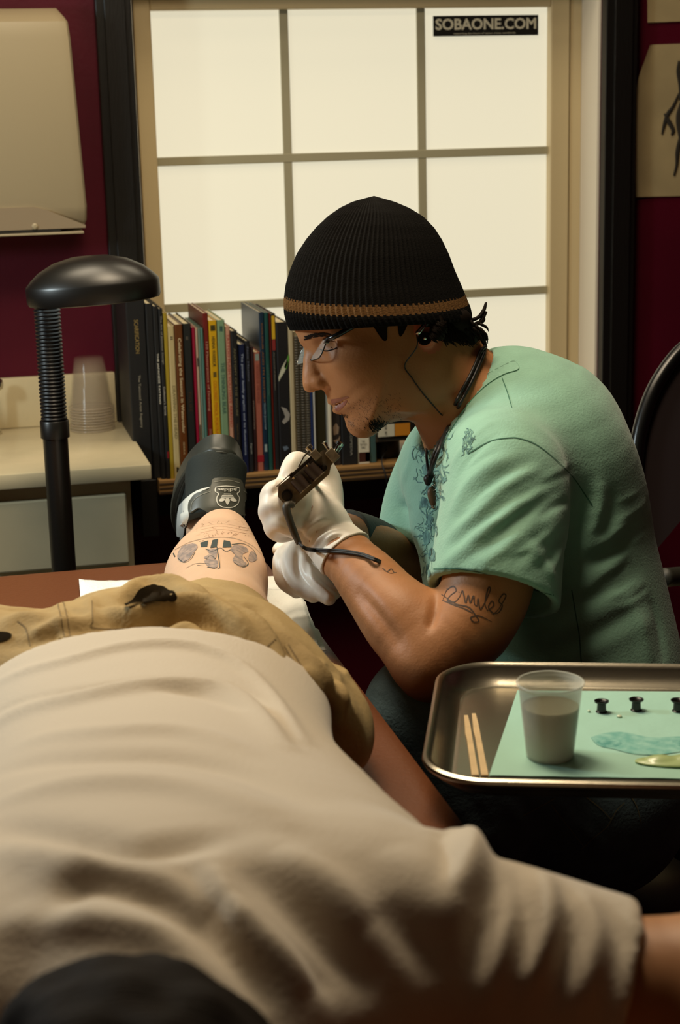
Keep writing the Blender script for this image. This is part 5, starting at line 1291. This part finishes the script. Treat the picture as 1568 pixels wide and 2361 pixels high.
on_tray([(1362, 1700), (1395, 1690), (1440, 1688), (1500, 1700), (1560, 1698), (1600, 1700), (1610, 1722), (1550, 1736), (1500, 1740), (1460, 1738), (1420, 1728), (1380, 1718)], sm, bib, 'ink_smear')
on_tray([(1372, 1712), (1395, 1702), (1430, 1704), (1448, 1716), (1420, 1724), (1390, 1722)], sm2, bib, 'ink_smear', .0006)
on_tray([(1540, 1705), (1575, 1702), (1600, 1712), (1580, 1725), (1550, 1718)], sm2, bib, 'ink_smear', .0006)
oi = mat('ointment_green', '#b3c78c', .3, coat=.3)
oP = [(1478, 1752), (1500, 1738), (1540, 1734), (1590, 1738), (1630, 1752), (1630, 1772), (1590, 1782), (1540, 1782), (1500, 1772)]
oc_ = Wz(1552, 1758, LZ)
mesh('ointment_dab', surf([ell(oc_+X(0, 0, .0005), (.037, .014, .004), [exx, eyy, X(0, 0, 1)], k=.004), ell(oc_-exx*.012+X(0, 0, .003), (.012, .007, .004), [exx, eyy, X(0, 0, 1)], k=.004), ell(oc_+exx*.014+eyy*.004+X(0, 0, .002), (.014, .008, .004), [exx, eyy, X(0, 0, 1)], k=.004), half(oc_+X(0, 0, .0002), (0, 0, -1), .0005)], .0011, 1), oi, smooth=True, label='pale green dab of ointment on the aqua sheet in the tray', cat='ointment')
for x, y, r_ in ((1428, 1652, .003), (1358, 1640, .0018)):
    q = Wz(x, y, LZ+.0003); mesh('ointment_spot', lathe([(0, 0), (r_, 0), (r_*.8, .001), (0, .0014)], 14, q), mat('ointment_white', '#d5dcc0', .3), bib, smooth=True)
# cup with liquid
cp_m = mat('translucent_cup_plastic', '#d6d8cc', .4, alpha=.42); lq = mat('murky_rinse_water', '#86836a', .35)
cq = Wz(1268, 1742, LZ)
cpx = thing('rinse_cup', cq, 'translucent white plastic cup of cloudy water standing on the tray', 'cup')
mesh('wall', lathe([(0, 0), (.0225, 0), (.0235, .002), (.031, .072), (.0325, .0735), (.0335, .0755), (.0328, .077), (.0312, .0765), (.0302, .073), (.0227, .0025), (0, .0022)], 48, cq), cp_m, cpx, smooth='a')
mesh('water', lathe([(0, .0024), (.0222, .0028), (.0277, .052), (0, .052)], 48, cq), lq, cpx, smooth='a')
# sticks
wd = mat('pale_birch', '#d0b488', .7, var=.08, stretch=(1, 8, 1))
sk = None
for (x0, y0, x1, y1, lb) in ((1074, 1652, 1096, 1790, 'left one of two pale wooden sticks in the steel tray'), (1092, 1648, 1118, 1790, 'right one of two pale wooden sticks in the steel tray')):
    A, B = Wz(x0, y0, FZ+.0004), Wz(x1, y1, FZ+.0004); d = nrm(B-A); s_ = X(-d[1], d[0], 0); L2 = np.linalg.norm(B-A)
    V, Fc = prism([(0, -.0018), (.03, -.0026), (.05, -.0034), (.07, -.0026), (L2, -.0034), (L2, .0034), (.07, .0030), (.03, .0030), (0, .0022)], .0016, frame(A, d, s_, (0, 0, 1)))
    mesh('wooden_stick', (V, Fc), wd, label=lb, cat='stick', group='wooden sticks in the tray')
# ink caps
ic = mat('ink_cap_black', '#0d0e0c', .3); c0_ = None
for i, (x, y, lb) in enumerate(((1387, 1640, 'small black ink pot on the tray sheet, nearest the cup'), (1467, 1636, 'small black ink pot in the middle of the row of three'), (1563, 1638, 'small black ink pot at the right end of the row, cut by the picture edge'))):
    q = Wz(x, y, LZ)
    if i == 0:
        c0_ = thing('ink_pot', q, lb, 'ink pot', 'ink pots on the tray')
        mesh('shell', lathe([(.0062, 0), (.0050, .001), (.0046, .0085), (.0075, .0105), (.0078, .0118), (.0070, .0118), (.0046, .0100), (.0044, .0095), (0, .0095)], 28, q), ic, c0_, smooth='a')
        mesh('ink', lathe([(0, .0096), (.0045, .0097), (.0043, .0099), (0, .0099)], 20, q), mat('wet_black_ink', '#050505', .05), c0_)
    else: copy_thing(c0_, q-WL[c0_.name], lb)

# ================================================================== TATTOO MACHINE
brz = mat('aged_bronze', '#8c7c64', .38, .6, bump=.4, bscale=120, var=.25, vscale=60); brd = mat('dark_machine_iron', '#2f261c', .4, .6)
mc = W(708, 1098, 2.005); ea = nrm(rt*.74+up*.67); eb_ = nrm(-rt*.67+up*.74); ec = -fw
TMm = thing('tattoo_machine', mc, 'bronze coil tattoo machine held in the white gloved fist', 'tattoo machine')
MP = lambda a, b, c=0: mc+ea*a+eb_*b+ec*c
def mbox(a0, a1, b0, b1, c0, c1, bev=.0008): return xf(box(a0, a1, b0, b1, c0, c1, bev), frame(mc, ea, eb_, ec))
def mcyl(pf, o, ax, seg=24): return lathe(pf, seg, o, ax)
mesh('frame', xf(prism([(-.044, -.012), (-.038, -.016), (.022, -.016), (.030, -.010), (.040, -.008), (.042, .004), (.036, .011), (.018, .012), (-.024, .014), (-.034, .015), (-.043, .006)], .008, frame(mc-ec*.013, ea, eb_, ec)), np.eye(4)), brz, TMm)
for a in (-.012, .010):
    cl1 = mesh('coil', mcyl([(.0088, -.010), (.0088, .008)], MP(a, 0), eb_), mt('coil_wrap', '#33241a', .45), TMm, smooth='a')
    mesh('coil_washer', mcyl([(.0098, -.0108), (.0098, -.0098)], MP(a, 0), eb_), brz, cl1)
    mesh('coil_core', mcyl([(.0035, .008), (.0035, .0105)], MP(a, 0), eb_), steel, cl1)
mesh('armature_bar', mbox(-.016, .020, .0112, .0150, -.0035, .0035), brd, TMm)
mesh('rear_spring', mbox(-.036, -.010, .0150, .0160, -.0042, .0042, .0002), brz, TMm)
mesh('front_spring', tube([MP(.0, .0155), MP(.012, .020), MP(.022, .021)], .0012, 8), brz, TMm, smooth=True)
mesh('contact_post', mbox(.020, .030, .006, .018, -.006, .006), brz, TMm)
mesh('contact_screw', mcyl([(.0022, 0), (.0022, .012), (.0045, .012), (.0045, .016), (.003, .017)], MP(.025, .010), eb_), steel, TMm, smooth='a')
for a, b, r_ in ((-.034, -.001, .0068), (.022, -.006, .004)): 
    ww_ = mesh('bolt', mcyl([(r_, 0), (r_, .0025), (r_*.6, .003), (r_*.6, .005), (r_*.3, .0052)], MP(a, b, -.0045), ec), brd, TMm, smooth='a')
mesh('tube_vise', mbox(.034, .046, -.010, .006, -.007, .007, .001), brz, TMm)
mesh('thumb_screw', join(mcyl([(.002, 0), (.002, .008), (.0046, .008), (.0046, .012), (.003, .013)], MP(.046, .000), nrm(ea+eb_*.3), 12), mcyl([(.002, 0), (.0022, .010), (.0035, .011), (0, .012)], MP(.041, .006), nrm(eb_+ea*.2), 12)), mat('bright_screw_steel', '#d8d8d0', .15, 1), TMm, smooth='a')
mesh('steel_rod', tube([MP(.044, -.004, -.002), MP(.060, .000, -.004)], .0016, 8, 1), mat('needle_bar_steel', '#9fb0b8', .2, 1), TMm, smooth=True)
mesh('grip_tube', tube([MP(.030, -.006, -.01), W(700, 1150, 2.07), W(655, 1215, 2.10)], [.0035, .006, .0045], 12), steel, TMm, smooth=True)
cc = thing('clip_cord', W(672, 1155, 2.0), 'black clip cord running from the tattoo machine over the gloved wrist', 'cord')
cpts = [MP(-.036, -.014, .004), W(660, 1168, 1.995), W(668, 1200, 1.995), W(680, 1232, 2.0), W(690, 1254, 2.0)]
mesh('cord_sleeve', tube(cpts, [.0042, .0050, .0046, .0044, .0036], 12), mat('cord_sleeve_grey', '#3c352a', .5, bump=.4, bscale=150), cc, smooth=True)
mesh('spring_clip', mcyl([(.0055, -.003), (.0055, .003)], MP(-.037, -.013, .003), nrm(eb_-ea*.3)), steel, cc, smooth='a')
for k in (0, 1):
    P_ = [W(689, 1251, 1.998), W(703, 1262+k*3, 1.99)]+[on(aB, x, y+k*4, .0035) for x, y in ((730, 1266), (765, 1270), (800, 1274), (840, 1283), (872, 1297))]+[W(900, 1304, 2.04), W(925, 1330, 2.12), W(945, 1400, 2.2)]
    P_[2] = P_[2]-fw*.004; mesh('wire', tube(P_, .0017, 8, 6), cordm, cc, smooth=True)
